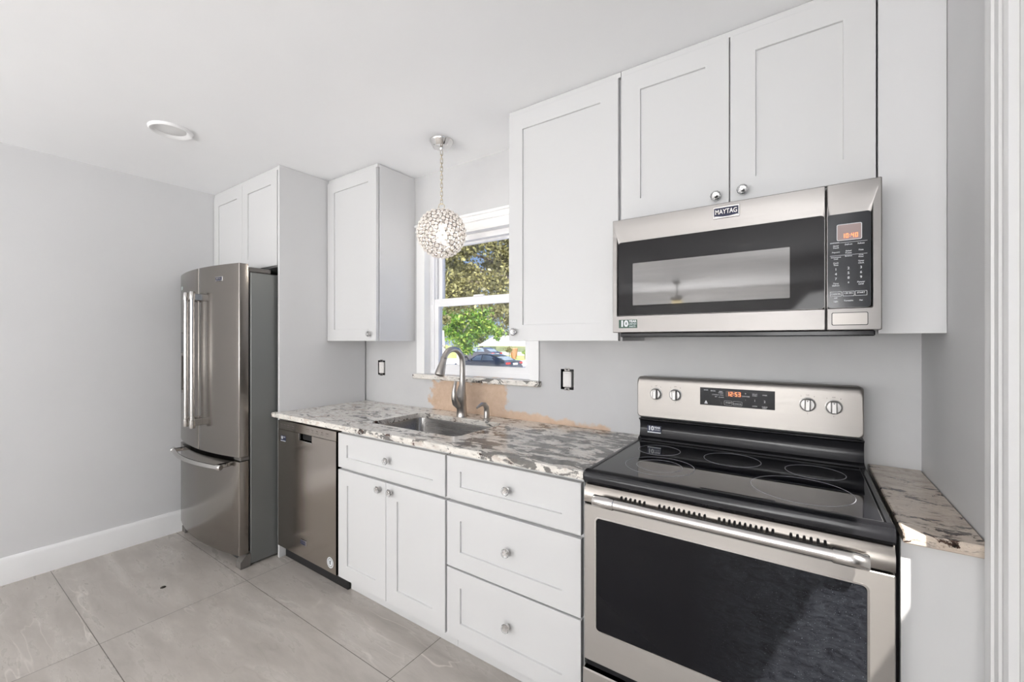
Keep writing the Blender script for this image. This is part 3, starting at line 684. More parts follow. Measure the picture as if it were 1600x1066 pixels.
mb = MB(); mb.ringprism(rr(RX0+.0175, RX1-.0175, 1.3495, 1.8935, .004, 2), rr(RX0+.0195, RX1-.0195, 1.3515, 1.8915, .004, 2), .9210, .9218, 'Z'); mb.build('glass_rim', M['darkgrey'], top, smooth=False)
# black riser
mb = MB(); mb.prism([(1.872, .923), (1.872, .930), (1.893, .936), (1.902, .955), (1.904, .985), (1.898, 1.003), (1.885, 1.010), (1.885, 1.014), (1.95, 1.014), (1.95, .923)], RX0+.006, RX1-.004, 'X'); rs = mb.build('riser', M['blackgloss'], G)
mb = MB(); mb.mi = 0; mb.box(-.572, -.512, 1.8965, 1.9015, .952, .984); mb.mi = 1; mb.text('10', .026, (-.556, 1.896, .971), .0003, bold=.0012).text('YEAR', .011, (-.529, 1.896, .976), .0003, bold=.0004).text('LIMITED', .007, (-.529, 1.896, .966), .0002).box(-.571, -.513, 1.8958, 1.8963, .9525, .957)
mb.build('sticker', [M['navy'], M['print']], rs, smooth=False)
# control backguard
BX0, BX1 = -.620, .176
mb = MB(); mb.prism(rr(BX0+.001, BX1-.001, 1.012, 1.1975, .014), 1.926, 1.964)
mb.build('backguard', M['darkgrey'], G)
mb = MB(); rws = []
for yy, ins, tp in ((1.930, 0, 1.1985), (1.918, 0, 1.1982), (1.911, .0006, 1.1955), (1.906, .0014, 1.1905), (1.9025, .0026, 1.1835), (1.901, .0042, 1.1745), (1.901, .0062, 1.1725)): rws.append([(p, yy, q) for p, q in rr(BX0+ins, BX1-ins, 1.018+ins, tp, .013)])
mb.grid(rws, closed_v=True, cap1=True, cap0=True)
bp_ = mb.build('control_panel', M['steel'], G)
YP = 1.901
dpn = MB().box(-.354, -.088, YP-.0015, YP+.002, 1.094, 1.166, .0006).build('display_panel', M['panel'], bp_, smooth=False)
SEG = {'0': 'abcdef', '1': 'bc', '2': 'abged', '3': 'abgcd', '4': 'fgbc', '5': 'afgcd', '8': 'abcdefg'}
def seven(mb, s, x, y, z, h):
    w_ = h*.5; t_ = h*.13; cxx = x
    for ch in s:
        if ch == ':':
            for q in (.3, .7): mb.box(cxx, cxx+t_, y-.0004, y, z+h*q-t_/2, z+h*q+t_/2)
            cxx += h*.3; continue
        for sg in SEG[ch]:
            bx = {'a': (0, w_, h-t_, h), 'd': (0, w_, 0, t_), 'g': (0, w_, h/2-t_/2, h/2+t_/2), 'b': (w_-t_, w_, h/2, h), 'c': (w_-t_, w_, 0, h/2), 'f': (0, t_, h/2, h), 'e': (0, t_, 0, h/2)}[sg]
            mb.box(cxx+bx[0], cxx+bx[1], y-.0004, y, z+bx[2], z+bx[3])
        cxx += h*.72
mb = MB(); mb.box(-.258, -.204, YP-.0020, YP-.001, 1.132, 1.158, .0003); dsp = mb.build('display', M['ledglow'], bp_, smooth=False)
MBt = MB(); seven(MBt, '12:53', -.253, YP-.0021, 1.137, .0165); MBt.build('digits', M['ledred'], bp_, smooth=False)
mb = MB(); y = YP-.0017
for s, x, z, h in (('BAKE', -.331, 1.156, .007), ('BROIL', -.304, 1.154, .007), ('KEEP', -.276, 1.153, .006), ('WARM', -.276, 1.147, .006), ('CONTROL LOCK', -.287, 1.139, .0055), ('SET', -.293, 1.131, .006), ('CLOCK', -.274, 1.130, .006),
                   ('+', -.187, 1.150, .011), ('TEMP/TIME', -.187, 1.139, .006), ('-', -.187, 1.126, .010), ('START', -.247, 1.109, .0075), ('CANCEL', -.215, 1.107, .0075),
                   ('DELAY', -.155, 1.150, .006), ('START', -.155, 1.144, .006), ('TIMER', -.122, 1.148, .006), ('1', -.155, 1.125, .012), ('2', -.122, 1.123, .012), ('COOK', -.155, 1.103, .006), ('CLEAN', -.122, 1.103, .006), ('LIGHT', -.122, 1.098, .005)):
    MB().text(s, h, (x, y, z), .0002).build('key_label', M['print'], bp_, smooth=False)
mb.add([(-.336, y-.0003, 1.104), (-.326, y-.0003, 1.104), (-.331, y-.0003, 1.114)], [(0, 1, 2)]).box(-.337, -.325, y-.0003, y, 1.100, 1.103)
mb.build('lamp_symbol', M['print'], bp_, smooth=False)
for a, b in ((-.263, -.234), (-.231, -.199)): MB().ringprism(rr(a, b, 1.100, 1.117, .003), rr(a+.0006, b-.0006, 1.1006, 1.1164, .0025), y-.0003, y).build('key_outline', M['print'], bp_, smooth=False)
for i, (kx, kz) in enumerate(((-.535, 1.126), (-.453, 1.127), (.014, 1.125), (.091, 1.122))):
    mb = MB(); mb.lathe([(.0265, 0), (.0265, -.003), (.0235, -.004), (.0215, -.013), (.020, -.015), (.001, -.0155)], (kx, YP, kz), 'Y', 32)
    mb.box(kx-.0085, kx+.0085, YP-.030, YP-.012, kz-.0215, kz+.0215, .003)
    kb = mb.build('knob', M['knobsteel'], bp_)
    mb = MB(); mb.lathe([(.0022, -.0301), (.0022, -.0306)], (kx, YP, kz+.015), 'Y', 10).box(kx-.0092, kx-.0085, YP-.026, YP-.0155, kz-.021, kz+.021).box(kx+.0085, kx+.0092, YP-.026, YP-.0155, kz-.021, kz+.021); mb.build('pointer', M['printdark'], kb, smooth=False)
for kx, kz in ((-.535, 1.126), (-.453, 1.127), (.014, 1.125), (.091, 1.122)):
    for s_, dx, dz in (('OFF', 0, .034), ('5', 0, -.034), ('2', -.020, .030), ('8', .020, .030)): MB().text(s_, .006, (kx+dx, YP-.0002, kz+dz), .0002).build('dial_mark', M['printdark'], bp_, smooth=False)
# oven door, vent strip, handle, drawer
mb = MB(); mb.prism([(1.332, .812), (1.322, .816), (1.322, .852), (1.338, .876), (1.365, .876), (1.365, .812)], RX0, RX1, 'X'); vt = mb.build('vent_trim', M['steelv'], G)  # darker steel puts the strip's dim reflection into its colour
def slots(x0, x1, n):
    mb = MB()
    for i in range(n):
        x = x0 + (x1-x0)*i/(n-1); mb.prism(rr(x-.0033, x+.0033, .8405, .8575, .003, 3), 1.3195, 1.332)
    mb.build('vent_slots', M['black'], vt, smooth=False)
slots(-.482, -.408, 6); slots(-.362, -.234, 10); slots(-.196, -.066, 11); slots(-.026, .046, 6)
mb = MB(); o_ = rr(RX0, RX1, .283, .808, .004, 5); i1 = rr(-.572, .131, .391, .771, .014, 5); i2 = rr(-.569, .128, .394, .768, .012, 5)
mb.grid([[(a, 1.365, b) for a, b in o_], [(a, RY+.002, b) for a, b in o_], [(a, RY, b) for a, b in rr(RX0+.002, RX1-.002, .285, .806, .004, 5)], [(a, RY, b) for a, b in i1], [(a, RY+.004, b) for a, b in i2]], closed_v=True, cap0=True, cap1=True)
od = mb.build('oven_door', M['steel'], G)
mb = MB(); mb.ringprism(rr(-.5735, .1325, .3895, .7725, .015, 5), rr(-.569, .128, .394, .768, .012, 5), RY-.0008, RY+.003); mb.build('window_rim', M['steelpol'], od)
mb = MB(); mb.prism(rr(-.5685, .1275, .3945, .7675, .012, 5), RY+.0015, RY+.0045); og = mb.build('oven_window', M['ovenglass'], od, smooth=False)
hz, hy = .846, 1.272
mb = MB(); mb.tube([(-.552, hy, hz), (-.49, hy, hz), (.06, hy, hz), (.122, hy, hz)], .0155, 24)
for a, b in ((-.557, -.487), (.057, .127)):
    mb.tube([(a, hy, hz), (a+.003, hy, hz), (b-.003, hy, hz), (b, hy, hz)], [.0165, .0185, .0185, .0165], 24)
    mb.box(a+.012, b-.010, hy, 1.326, hz-.013, hz-.001, .004)
mb.build('handle', M['steelpol'], od)
mb = MB(); mb.box(RX0-.002, RX1+.002, RY-.010, 1.365, .05, .258, .004); sdw = mb.build('storage_drawer', M['steel'], G, smooth=False)
mb = MB(); mb.box(RX0+.004, RX1-.004, RY+.012, 1.366, .259, .282); mb.build('drawer_gap', M['black'], G, smooth=False)
for xx in (RX0+.05, RX1-.05):
    for yy in (1.42, 1.88): MB().lathe([(.018, .001), (.018, .01), (.010, .012), (.010, .05)], (xx, yy, 0), 'Z', 14).build('levelling_foot', M['black'], G)

# ------------------------------------------------------------------ over-the-range microwave
Wv = thing('microwave', 'stainless over-the-range microwave under the two-door cabinet', 'microwave', (-.212, 1.78, 1.372))
MX0, MX1, MZ0, MZ1, MY = -.609, .184, 1.391, 1.824, 1.575
MB().box(MX0+.004, MX1-.004, 1.625, YB-.003, MZ0, MZ1-.002).build('case', M['black'], Wv, smooth=False)
mb = MB(); mb.box(MX0+.022, MX1-.012, 1.598, YB-.005, 1.374, MZ0, .003); mb.build('underside_vent', M['blackgloss'], Wv, smooth=False)
def mwframe(x0, x1, hx0, hx1, hz0, hz1, lipL, lipR):
    mb = MB(); N = 4
    o_ = rr(x0, x1, MZ0, MZ1, .003, N); oi = rr(x0+.002, x1-.002, MZ0+.002, MZ1-.002, .003, N)
    h1 = rr(hx0-lipL, hx1+lipR, hz0-.003, hz1+.024, .004, N); h2 = rr(hx0, hx1, hz0, hz1, .010, N)
    mb.grid([[(a, 1.623, b) for a, b in o_], [(a, MY+.002, b) for a, b in o_], [(a, MY, b) for a, b in oi], [(a, MY, b) for a, b in h1], [(a, MY+.009, b) for a, b in h2]], closed_v=True, cap0=True, cap1=True)
    return mb
md = mwframe(MX0, .0555, -.589, .0535, 1.456, 1.738, .004, .001).build('door', M['steelmw'], Wv)
mb = MB(); mb.prism(rr(-.5885, .053, 1.4565, 1.7375, .010), MY+.0065, MY+.0095); mg = mb.build('door_glass', M['mwglass'], md, smooth=False)
mb = MB(); mb.prism(rr(-.532, -.034, 1.494, 1.653, .002), MY+.0058, MY+.0066); mb.build('viewing_screen', M['screen'], md, smooth=False)
badge(md, -.212, MY-.001, 1.792, .080, .040)
mb = MB(); mb.mi = 0; mb.box(-.584, -.513, MY-.0008, MY, 1.408, 1.440); mb.mi = 1; mb.text('10', .031, (-.563, MY-.0010, 1.424), .0003, bold=.0018); mb.text('YEAR', .012, (-.530, MY-.0010, 1.433), .0003, bold=.0004); mb.mi = 2; mb.text('LIMITED', .0085, (-.531, MY-.0010, 1.423), .0003, bold=.0003); mb.text('PARTS', .0085, (-.531, MY-.0010, 1.414), .0003, bold=.0003)
mb.build('sticker', [M['green'], M['print'], M['stickergrey']], md, smooth=False)
cpn = mwframe(.0585, MX1, .0595, .161, 1.457, 1.735, .0005, .004).build('control_column', M['steelmw'], Wv)
mb = MB(); mb.prism(rr(.0600, .1605, 1.4575, 1.7345, .008), MY+.005, MY+.0095); kp = mb.build('keypad', M['panel'], cpn, smooth=False)
YK = MY+.0045
mb = MB(); mb.mi = 0; mb.prism(rr(.0825, .1405, 1.655, 1.703, .004), YK-.0003, YK+.001); mb.mi = 1; mb.ringprism(rr(.0825, .1405, 1.655, 1.703, .004), rr(.084, .139, 1.6565, 1.7015, .003), YK-.0006, YK+.001)
mb.build('display', [M['lcd'], M['print']], cpn, smooth=False)
mb = MB(); seven(mb, '10:40', .0945, YK-.0007, 1.662, .0125); mb.build('digits', M['ledred'], cpn, smooth=False)
mb = MB(); y = YK
xc = (.0805, .110, .1385)
rowsT = [(1.641, ('Quick', 'Defrost', 'Reheat'), .0055), (1.635, ('Touch', '', ''), .0055), (1.622, ('Popcorn', 'Baked', 'Pizza'), .0055), (1.616, ('', 'Potato', ''), .0055), (1.607, ('Convenience', 'Beverage', 'Cook'), .0045), (1.602, ('Cook', '', 'Power'), .0045), (1.590, ('Cook', '', 'Timer'), .0055), (1.584, ('Time', '', 'Clock'), .0055),
         (1.571, '123', .010), (1.557, '456', .010), (1.543, '789', .010), (1.529, ('Time', '0', 'Power'), .0065), (1.523, ('Defrost', '', 'Level'), .0055), (1.498, ('CANCEL', '+30 SEC', 'START'), .0060), (1.486, ('OFF', '', ''), .0045), (1.476, ('Light', 'Turntable', 'Fan'), .0055)]
for z, items, h in rowsT:
    for x, s in zip(xc, items):
        if s: mb.text(s, h, (x, y, z + (.003 if x > .1 else 0)*.5), .0002, bold=.00008)
mb.box(.0665, .1525, y-.0003, y, 1.6485, 1.6493).box(.0665, .088, y-.0003, y, 1.6485, 1.6510).box(.0665, .1525, y-.0003, y, 1.6115, 1.6123)
for x in xc: mb.ringprism(rr(x-.0135, x+.0135, 1.491, 1.505, .001, 2), rr(x-.0127, x+.0127, 1.4918, 1.5042, .0008, 2), y-.0003, y)
mb.build('keypad_print', M['print'], cpn, smooth=False)
mb = MB(); mb.mi = 1; mb.prism(rr(.070, .154, 1.405, 1.443, .004), MY-.0006, MY+.002); mb.mi = 0; mb.prism(rr(.072, .152, 1.407, 1.441, .003), MY-.003, MY+.002); mb.build('door_button', [M['steel'], M['black']], cpn, smooth=False)

# ------------------------------------------------------------------ pendant lamp
PX, PY, PZ, PR = -1.645, 1.704, 1.953, .128
L = thing('pendant_lamp', 'crystal bead globe pendant lamp hanging on a chain by the window', 'pendant lamp', (PX, PY, ZC))
mb = MB(); mb.lathe([(.066, -.0005), (.066, -.006), (.062, -.012), (.050, -.034), (.046, -.038), (.012, -.041), (.010, -.050), (.006, -.056)], (PX, PY, ZC), 'Z', 36); mb.build('canopy', M['chrome'], L)
ztop = ZC-.056; zbot = PZ+PR+.036; nl = 13; step = (ztop-zbot)/nl
for i in range(nl):
    zc_ = ztop - step*(i+.5); hl = step*.5+.005; wd = .0065; pts = []
    for k in range(20):
        a = 2*PI*k/20; u = wd*math.cos(a); q = (hl-wd)*(1 if math.sin(a) > 0 else -1) + wd*math.sin(a)
        an = .6 + (PI/2 if i % 2 else 0); pts.append((PX+u*math.cos(an), PY+u*math.sin(an), zc_+q))
    MB().tube(pts, .0016, 6, closed=True).build('chain_link', M['chain'], L)
mb = MB(); pts = [(PX+.016*math.cos(.6)*math.cos(2*PI*k/28), PY+.016*math.sin(.6)*math.cos(2*PI*k/28), PZ+PR+.022+.016*math.sin(2*PI*k/28)) for k in range(28)]
mb.tube(pts, .0022, 8, closed=True); mb.lathe([(.012, 0), (.011, .005), (.005, .008)], (PX, PY, PZ+PR-.002), 'Z', 16); mb.build('hanging_ring', M['chain'], L)
NB = 250; cage = MB(); bd = []
for i in range(NB):
    z = 1 - 2*(i+.5)/NB; a = i*PI*(3-math.sqrt(5)); q = math.sqrt(1-z*z); nrm = Vector((q*math.cos(a), q*math.sin(a), z)); bd.append(nrm)
    p = Vector((PX, PY, PZ)) + nrm*PR; u = nrm.orthogonal().normalized(); v = nrm.cross(u)
    cage.tube([tuple(p + (u*math.cos(2*PI*k/14) + v*math.sin(2*PI*k/14))*.0128) for k in range(14)], .0017, 5, closed=True)
sh = cage.build('wire_globe', M['wire'], L)
view = (Vector((0, 0, CH)) - Vector((PX, PY, PZ))).normalized(); order = sorted(range(NB), key=lambda i: -bd[i].dot(view))
unit = MB(); unit.lathe([(.001, -.0100), (.005, -.0088), (.0088, -.005), (.0100, 0), (.0088, .005), (.005, .0088), (.001, .0100)], (0, 0, 0), 'Z', 12)
bead_me = None; rest = MB()
for k, i in enumerate(order):
    p = Vector((PX, PY, PZ)) + bd[i]*PR
    if k < 100:
        if bead_me is None:
            b0 = unit.build('crystal_bead', M['bead']); bead_me = b0.data; o = b0
        else: o = bpy.data.objects.new('crystal_bead', bead_me); COL.objects.link(o)
        o.parent = sh; o.location = p - Vector((PX, PY, ZC))
    else: rest.add([tuple(Vector(q) + p) for q in unit.v], unit.f)
rb = rest.build('far_crystal_beads', M['bead'], sh); rb['kind'] = 'stuff'
mb = MB(); mb.lathe([(.012, .070), (.013, .045), (.016, .030), (.026, .012), (.029, -.006), (.024, -.024), (.010, -.034), (.001, -.036)], (PX, PY, PZ-.02), 'Z', 20); mb.build('bulb', M['bulb'], L)
mb = MB(); mb.lathe([(.016, .125), (.016, .055), (.013, .050)], (PX, PY, PZ), 'Z', 16); mb.build('socket', M['chrome'], L)

# ------------------------------------------------------------------ ceiling lights and fan
def downlight(x, y, label, on=False, grp=None):
    o = thing('recessed_light', label, 'ceiling light', (x, y, ZC), 'round recessed ceiling lights')
    mb = MB(); mb.lathe([(.066, -.0015), (.082, -.013), (.088, -.0135), (.095, -.006), (.096, -.0005)], (x, y, ZC), 'Z', 40, False); mb.build('trim_ring', M['trim'], o)
    mb = MB(); mb.lathe([(.068, -.0006), (.0665, -.0016), (.001, -.0018)], (x, y, ZC), 'Z', 36); mb.build('diffuser', M['lampon' if on else 'diffuser'], o)
downlight(-2.729, .812, 'round white recessed light in the ceiling near the left wall')
downlight(-1.86, -2.84, 'lit round recessed light mirrored in the left of the microwave window', True)
downlight(-.55, -2.35, 'lit round recessed light mirrored in the upper middle of the microwave window', True)
FXc, FYc = -1.93, -5.05
fn = thing('ceiling_fan', 'white ceiling fan with a lit bowl, mirrored in the microwave window', 'ceiling fan', (FXc, FYc, ZC))
MB().lathe([(.07, -.001), (.065, -.04), (.02, -.06)], (FXc, FYc, ZC), 'Z', 24).build('canopy', M['silver'], fn)
MB().lathe([(.013, -.05), (.013, -.26)], (FXc, FYc, ZC), 'Z', 12).build('downrod', M['silver'], fn)
MB().lathe([(.03, -.25), (.10, -.27), (.11, -.33), (.08, -.36)], (FXc, FYc, ZC), 'Z', 28).build('motor_housing', M['silver'], fn)
MB().lathe([(.10, -.362), (.09, -.40), (.05, -.425), (.001, -.43)], (FXc, FYc, ZC), 'Z', 24).build('light_bowl', mat('warm_lamp_bowl', (.9, .8, .5), .4, emit=(1, .78, .35), es=4), fn)
for k in range(5):
    a = 2*PI*k/5 + .3; ca, sa = math.cos(a), math.sin(a); mb = MB()
    def pp(r_, t_, z): return (FXc + r_*ca - t_*sa, FYc + r_*sa + t_*ca, ZC-.31+z)
    mb.grid([[pp(.10, -.03, .0), pp(.10, .03, .01)], [pp(.20, -.06, -.006), pp(.20, .06, .014)], [pp(.60, -.07, -.008), pp(.60, .07, .016)], [pp(.64, -.05, -.006), pp(.64, .05, .012)]])
    mb.grid([[pp(.10, -.03, .006), pp(.10, .03, .016)], [pp(.20, -.06, .0), pp(.20, .06, .020)], [pp(.60, -.07, -.002), pp(.60, .07, .022)], [pp(.64, -.05, .0), pp(.64, .05, .018)]])
    mb.build('blade', M['trim'], fn)
tag(MB().lathe([(.014, .0002), (.011, .003), (.004, .005)], (-2.907, .83, 0), 'Z', 9).build('debris', M['speck']), 'tiny dark speck lying on the floor tile before the refrigerator', 'debris')
o = bpy.data.objects['debris']

# ------------------------------------------------------------------ outdoors, seen through the window
rng = random.Random(5); nrng = np.random.default_rng(11)
GZ = -.95
struct(MB().box(-140, 60, YB+.3, 42, GZ-.3, GZ).build('driveway_ground', M['concrete'], smooth=False))
struct(MB().box(-140, 60, 42, 160, GZ-.3, GZ+.02).build('lawn_ground', M['grass'], smooth=False))
def leaves(name, m, parent, blobs, size, seed):
    g = np.random.default_rng(seed); off = np.array(WL[parent.name]); V = []; 
    for (x, y, z, rx, rz, n) in blobs:
        d = g.normal(size=(n, 3)); d /= np.linalg.norm(d, axis=1)[:, None]; rad = np.abs(g.normal(size=n))*.62
        c = np.array([x, y, z]) + d*rad[:, None]*np.array([rx, rx, rz])
        u = g.normal(size=(n, 3)); u /= np.linalg.norm(u, axis=1)[:, None]; w = np.cross(u, g.normal(size=(n, 3))); w /= np.linalg.norm(w, axis=1)[:, None]
        s = size*(.6 + .8*g.random(n))[:, None]
        V.append(np.stack([c - u*s, c - w*s*.55, c + u*s, c + w*s*.55], 1))
    V = np.concatenate(V).reshape(-1, 3) - off; k = len(V)//4
    me = bpy.data.meshes.new(name); me.vertices.add(len(V)); me.vertices.foreach_set('co', V.ravel().astype(np.float32))
    me.loops.add(len(V)); me.loops.foreach_set('vertex_index', np.arange(len(V), dtype=np.int32)); me.polygons.add(k)
    me.polygons.foreach_set('loop_start', np.arange(0, len(V), 4, dtype=np.int32)); me.polygons.foreach_set('loop_total', np.full(k, 4, dtype=np.int32))
    me.materials.append(m); me.update(); me.validate()
    o = bpy.data.objects.new(name, me); COL.objects.link(o); o.parent = parent; return o
def tree(label, x, y, trunk_r, h, m, bark, blobs, size, seed, limbs):
    o = thing('tree', label, 'tree', (x, y, GZ), 'trees outside the window'); mb = MB()
    mb.tube([(x, y, GZ), (x+.05, y, GZ+h*.5), (x-.05, y, GZ+h)], [trunk_r*1.3, trunk_r, trunk_r*.7], 10)
    for (ex, ey, ez) in limbs: mb.tube([(x, y, GZ+h*.85), ((x+ex)/2, (y+ey)/2, (GZ+h+ez)/2+.3), (ex, ey, ez)], [trunk_r*.55, trunk_r*.35, trunk_r*.12], 7)
    mb.build('trunk', bark, o); leaves('foliage', m, o, blobs, size, seed); return o
def at(px, py, dep):
    cxx = (px-800)/660.6; a = math.radians(34.5355); c, s = math.cos(a), math.sin(a)
    return (c*cxx*dep - s*dep, s*cxx*dep + c*dep, CH + (533-py)/660.6*dep)
def blob(px, py, dep, rpx, n, sq=.8): p = at(px, py, dep); r_ = rpx/660.6*dep; return (*p, r_, r_*sq, n)
b1 = [blob(*q) for q in ((712, 470, 18, 24, 1500), (740, 465, 19, 20, 1200), (750, 440, 18, 18, 900), (770, 415, 19, 20, 1100), (735, 385, 19, 22, 1200), (790, 430, 19, 22, 1300), (715, 420, 19, 20, 1100), (800, 375, 18, 24, 1200), (700, 380, 18, 20, 900), (768, 372, 19, 14, 500))] + [blob(*q) for q in ((705, 440, 17, 26, 1500), (725, 452, 17, 22, 1300), (735, 425, 18, 20, 1100), (757, 470, 18, 17, 800), (775, 445, 17, 24, 1500), (790, 470, 17, 20, 1100), (785, 400, 18, 22, 1300), (765, 382, 18, 14, 500), (725, 392, 18, 22, 1000), (700, 400, 17, 22, 1000), (745, 372, 18, 18, 600), (800, 430, 18, 25, 1300), (820, 470, 18, 22, 900), (690, 460, 17, 22, 900), (815, 400, 18, 26, 1200), (700, 365, 18, 24, 900), (740, 340, 18, 26, 900), (785, 350, 18, 26, 900), (660, 420, 17, 30, 1000), (845, 440, 18, 30, 1000))]
tx = at(880, 533, 19)
tree('large olive-green oak whose crown fills the upper window sash', tx[0], tx[1], .28, 4.2, M['oak'], M['bark'], b1, .085, 3, [at(*q) for q in ((705, 440, 17), (735, 420, 18), (775, 430, 17), (785, 395, 18), (745, 372, 18), (790, 465, 17), (725, 392, 18), (840, 440, 18))])
b2 = [blob(*q) for q in ((715, 500, 26, 17, 1100), (735, 490, 26, 15, 900), (750, 502, 26, 15, 900), (705, 520, 26, 14, 700), (725, 528, 26, 17, 1100), (745, 520, 26, 12, 600), (765, 512, 26, 13, 600), (730, 546, 26, 10, 400), (778, 522, 26, 9, 300), (700, 490, 26, 12, 500), (757, 486, 26, 11, 400))]
tx = at(716, 560, 26)
tree('bright green tree in the lower sash left of the dark car', tx[0], tx[1], .14, 2.6, M['lime'], M['palebark'], b2, .12, 4, [at(*q) for q in ((715, 500, 26), (745, 500, 26), (705, 520, 26))])
b3 = [blob(*q) for q in ((775, 490, 34, 18, 900), (795, 500, 34, 17, 900), (800, 480, 34, 20, 900), (780, 515, 34, 9, 300), (790, 478, 34, 18, 800), (815, 520, 34, 12, 400), (840, 500, 34, 30, 900))]
tx = at(850, 555, 34)
tree('loose yellow-green tree hanging over the house roof', tx[0], tx[1], .2, 4.0, M['oak'], M['bark'], b3, .13, 6, [at(*q) for q in ((800, 485, 34), (785, 500, 34))])
for i, (tx_, ty_, th_) in enumerate(((-104, 92, 7.5), (-92, 88, 9), (-80, 90, 8), (-69, 86, 8.5), (-57, 88, 9.5), (-45, 84, 8), (-33, 86, 9), (-21, 84, 8), (-8, 86, 9.5), (6, 84, 8))):
    r5 = random.Random(40+i); bl = [(tx_+r5.uniform(-3.5, 3.5), ty_+r5.uniform(-2, 2), GZ+th_*r5.uniform(.3, .95), 2.6, 1.9, 420) for _ in range(9)]
    tree('dull green tree in the line standing far behind the houses', tx_, ty_, .3, th_*.6, M['dkleaf'], M['bark'], bl, .34, 60+i, [])
b5 = [blob(694, 500, 24, 10, 300), blob(690, 540, 24, 5, 80)]
tx = at(692.5, 560, 24)
tree('slim pale-trunked tree at the left edge of the lower sash', tx[0], tx[1], .13, 2.9, M['oak'], M['palebark'], b5, .10, 8, [])
# house across the street
def hb(px0, px1, dep0, depth, zt_):
    a = at(px0, 540, dep0); b = at(px1, 540, dep0); return a, b
H = thing('house', 'low white house with a pale roof behind the dark car', 'house', (*at(745, 555, 66)[:2], GZ))
ax = at(715, 545, 66)[0]; bx_ = at(803, 545, 60)[0]; hy_ = 56.0
mb = MB(); mb.box(ax, bx_, hy_, hy_+8, GZ, .55); mb.build('wall', M['stucco'], H, smooth=False)
mb = MB(); mb.prism([(hy_-.6, .50), (hy_-.6, .68), (hy_+4, 2.3), (hy_+8.6, .68), (hy_+8.6, .50)], ax-.6, bx_+.6, 'X'); mb.build('roof', M['roof'], H, smooth=False)
for pa, pb in ((738, 748), (765, 775)):
    xa = at(pa, 545, 66)[0]*hy_/at(pa, 545, 66)[1]; xb = at(pb, 545, 66)[0]*hy_/at(pb, 545, 66)[1]
    MB().box(xa, xb, hy_-.05, hy_+.02, -.35, .40).build('window', M['carglass'], H, smooth=False)
H2 = thing('house', 'pale blue house with a white porch post at the right of the window', 'house', (*at(815, 555, 80)[:2], GZ))
xa = at(792, 545, 70)[0]*64/at(792, 545, 70)[1]; xb = at(850, 545, 70)[0]*64/at(850, 545, 70)[1]
xb += 0; xa = max(xa, bx_+.75)
MB().box(xa, xb, 64.9, 72, GZ, 1.0).build('wall', M['bluewall'], H2, smooth=False)
MB().prism([(65.1-.3, .95), (65.1-.3, 1.15), (68, 2.2), (72.6, 1.15), (72.6, .95)], xa, xb+.5, 'X').build('roof', M['roof'], H2, smooth=False)
xp = at(811, 545, 70)[0]*63.5/at(811, 545, 70)[1]
MB().box(xp-.09, xp+.09, 64.6, 64.78, GZ, .96).build('porch_post', M['trim'], H2, smooth=False)
# bush and pot by the houses
def bush(label, px, py, dep, rpx, m, n, seed):
    p = at(px, py, dep); o = thing('shrub', label, 'shrub', (p[0], p[1], GZ)); MB().tube([(p[0], p[1], GZ), (p[0], p[1], p[2])], [.06, .03], 6).build('stem', M['bark'], o)
    leaves('foliage', m, o, [blob(px, py, dep, rpx, n)], .12, seed)
bush('round green shrub in front of the pale blue house', 820, 551, 54, 4.5, M['lime'], 300, 21)
bush('tan feathery shrub between the white and the pale blue house', 796, 547, 50, 6, M['oak'], 350, 22)
bush('dark shrub at the far right edge of the window', 829, 541, 54, 7, M['dkleaf'], 400, 23)
p = at(803, 548, 54)
tag(MB().lathe([(.25, 0), (.42, .5), (.5, 1.3), (.42, 1.4)], (p[0], p[1], GZ+.02), 'Z', 14).build('planter', M['orangepot']), 'tall orange planter between the two houses', 'planter')
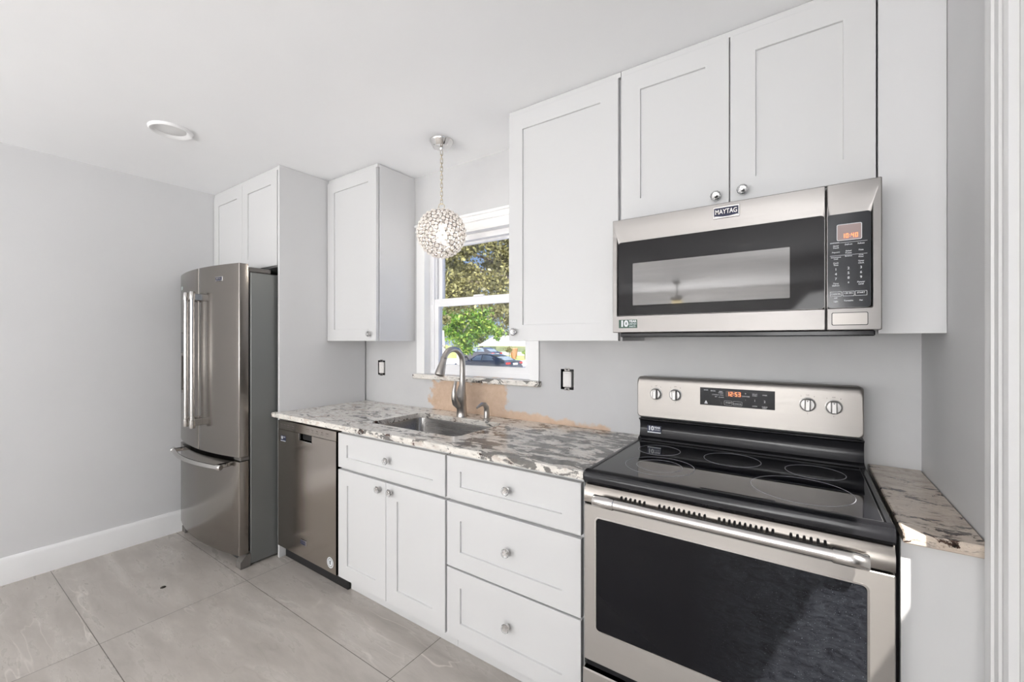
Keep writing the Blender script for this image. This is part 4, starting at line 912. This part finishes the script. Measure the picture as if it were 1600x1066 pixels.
# parked cars
def car(label, name, x0, y0, L_, body_m, s=1.0, wheels=True):
    o = thing(name, label, 'car', (x0 + L_/2, y0, GZ)); k = L_/4.6
    def X(f): return x0 + f*k
    z = GZ
    prof = [(.02, .42), (.0, .62), (.10, .74), (.75, .90), (1.20, .96), (3.75, 1.02), (4.35, 1.00), (4.56, .94), (4.60, .70), (4.56, .40), (4.3, .25), (.3, .22)]
    mb = MB(); rows = []
    for dy, sc in ((-.90, .94), (-.87, 1.0), (.87, 1.0), (.90, .94)):
        rows.append([(X(2.3 + (a-2.3)*(sc if abs(dy) > .88 else 1)), y0+dy, z + .6*s + (b-.6)*sc*s) for a, b in prof])
    mb.grid(rows, closed_v=True, cap0=True, cap1=True); body = mb.build('body', body_m, o)
    roofp = [(1.05, .93), (1.85, 1.36), (2.35, 1.43), (3.05, 1.41), (3.55, 1.27), (4.15, 1.00)]
    mb = MB(); mb.grid([[(X(a), y0+dy*(1 if b < 1.1 else .8), z+b*s) for a, b in roofp] for dy in (-.80, .80)], cap0=True, cap1=True); mb.build('cabin', body_m, o)
    mb = MB()
    for (poly) in ([(1.42, .99), (1.90, 1.31), (2.32, 1.36), (2.32, 1.01)], [(2.40, 1.01), (2.40, 1.36), (3.0, 1.34), (3.32, 1.22), (3.40, 1.03)]):
        for sd_ in (-1, 1):
            q = [(X(a), y0 + sd_*(.835 - (b-.93)*.40), z+b*s) for a, b in poly]; mb.add(q + [(p_[0], p_[1]-sd_*.03, p_[2]) for p_ in q], [list(range(4)), list(range(4, 8))] + [[i, (i+1) % 4, 4+(i+1) % 4, 4+i] for i in range(4)])
    for poly in ([(1.10, .96), (1.83, 1.34)], [(3.60, 1.26), (4.08, 1.04)]):
        (a, b), (c_, d_) = poly; up = .012
        q = [(X(a), y0-.66, z+b*s+up), (X(a), y0+.66, z+b*s+up), (X(c_), y0+.56, z+d_*s+up), (X(c_), y0-.56, z+d_*s+up)]
        mb.add(q + [(p_[0], p_[1], p_[2]-.03) for p_ in q], [list(range(4)), list(range(4, 8))] + [[i, (i+1) % 4, 4+(i+1) % 4, 4+i] for i in range(4)])
    lab(mb.build('windows', M['carglass'], o, smooth=False), 'side windows and screens with sky reflection painted in')
    for wx in (.85, 3.65):
        for sd_ in (-1, 1):
            mb = MB(); mb.mi = 0; mb.lathe([(.20, -.10), (.32, -.10), (.33, -.06), (.33, .06), (.32, .10), (.20, .10)], (X(wx), y0+sd_*.80, z+.33), 'Y', 24); mb.mi = 1; mb.lathe([(.21, -.101), (.05, -.11)], (X(wx), y0+sd_*.80, z+.33), 'Y', 16); mb.build('wheel', [M['tyre'], M['silver']], o)
    for sd_ in (-1, 1):
        mb = MB(); mb.box(X(4.28), X(4.585), y0+sd_*.895, y0+sd_*.50, z+.78*s, z+.93*s, .02); mb.build('tail_light', M['tail'], o)
    mb = MB(); mb.box(X(4.57), X(4.615), y0-.26, y0+.26, z+.74*s, z+.88*s, .005); mb.build('number_plate', M['white'], o)
    for sd_ in (-1, 1): MB().box(X(1.45), X(1.62), y0+sd_*.84, y0+sd_*1.0, z+.98*s, z+1.10*s, .02).build('mirror', body_m, o)
    return o
car('dark blue saloon car parked outside, seen low in the window', 'car', -20.15, 23.0, 4.6, M['carpaint'])
xq = at(752, 550, 46)
car('small grey vehicle parked farther off, above the dark car roof', 'car', xq[0]-2.2, xq[1], 4.4, M['cargrey'], 1.15)
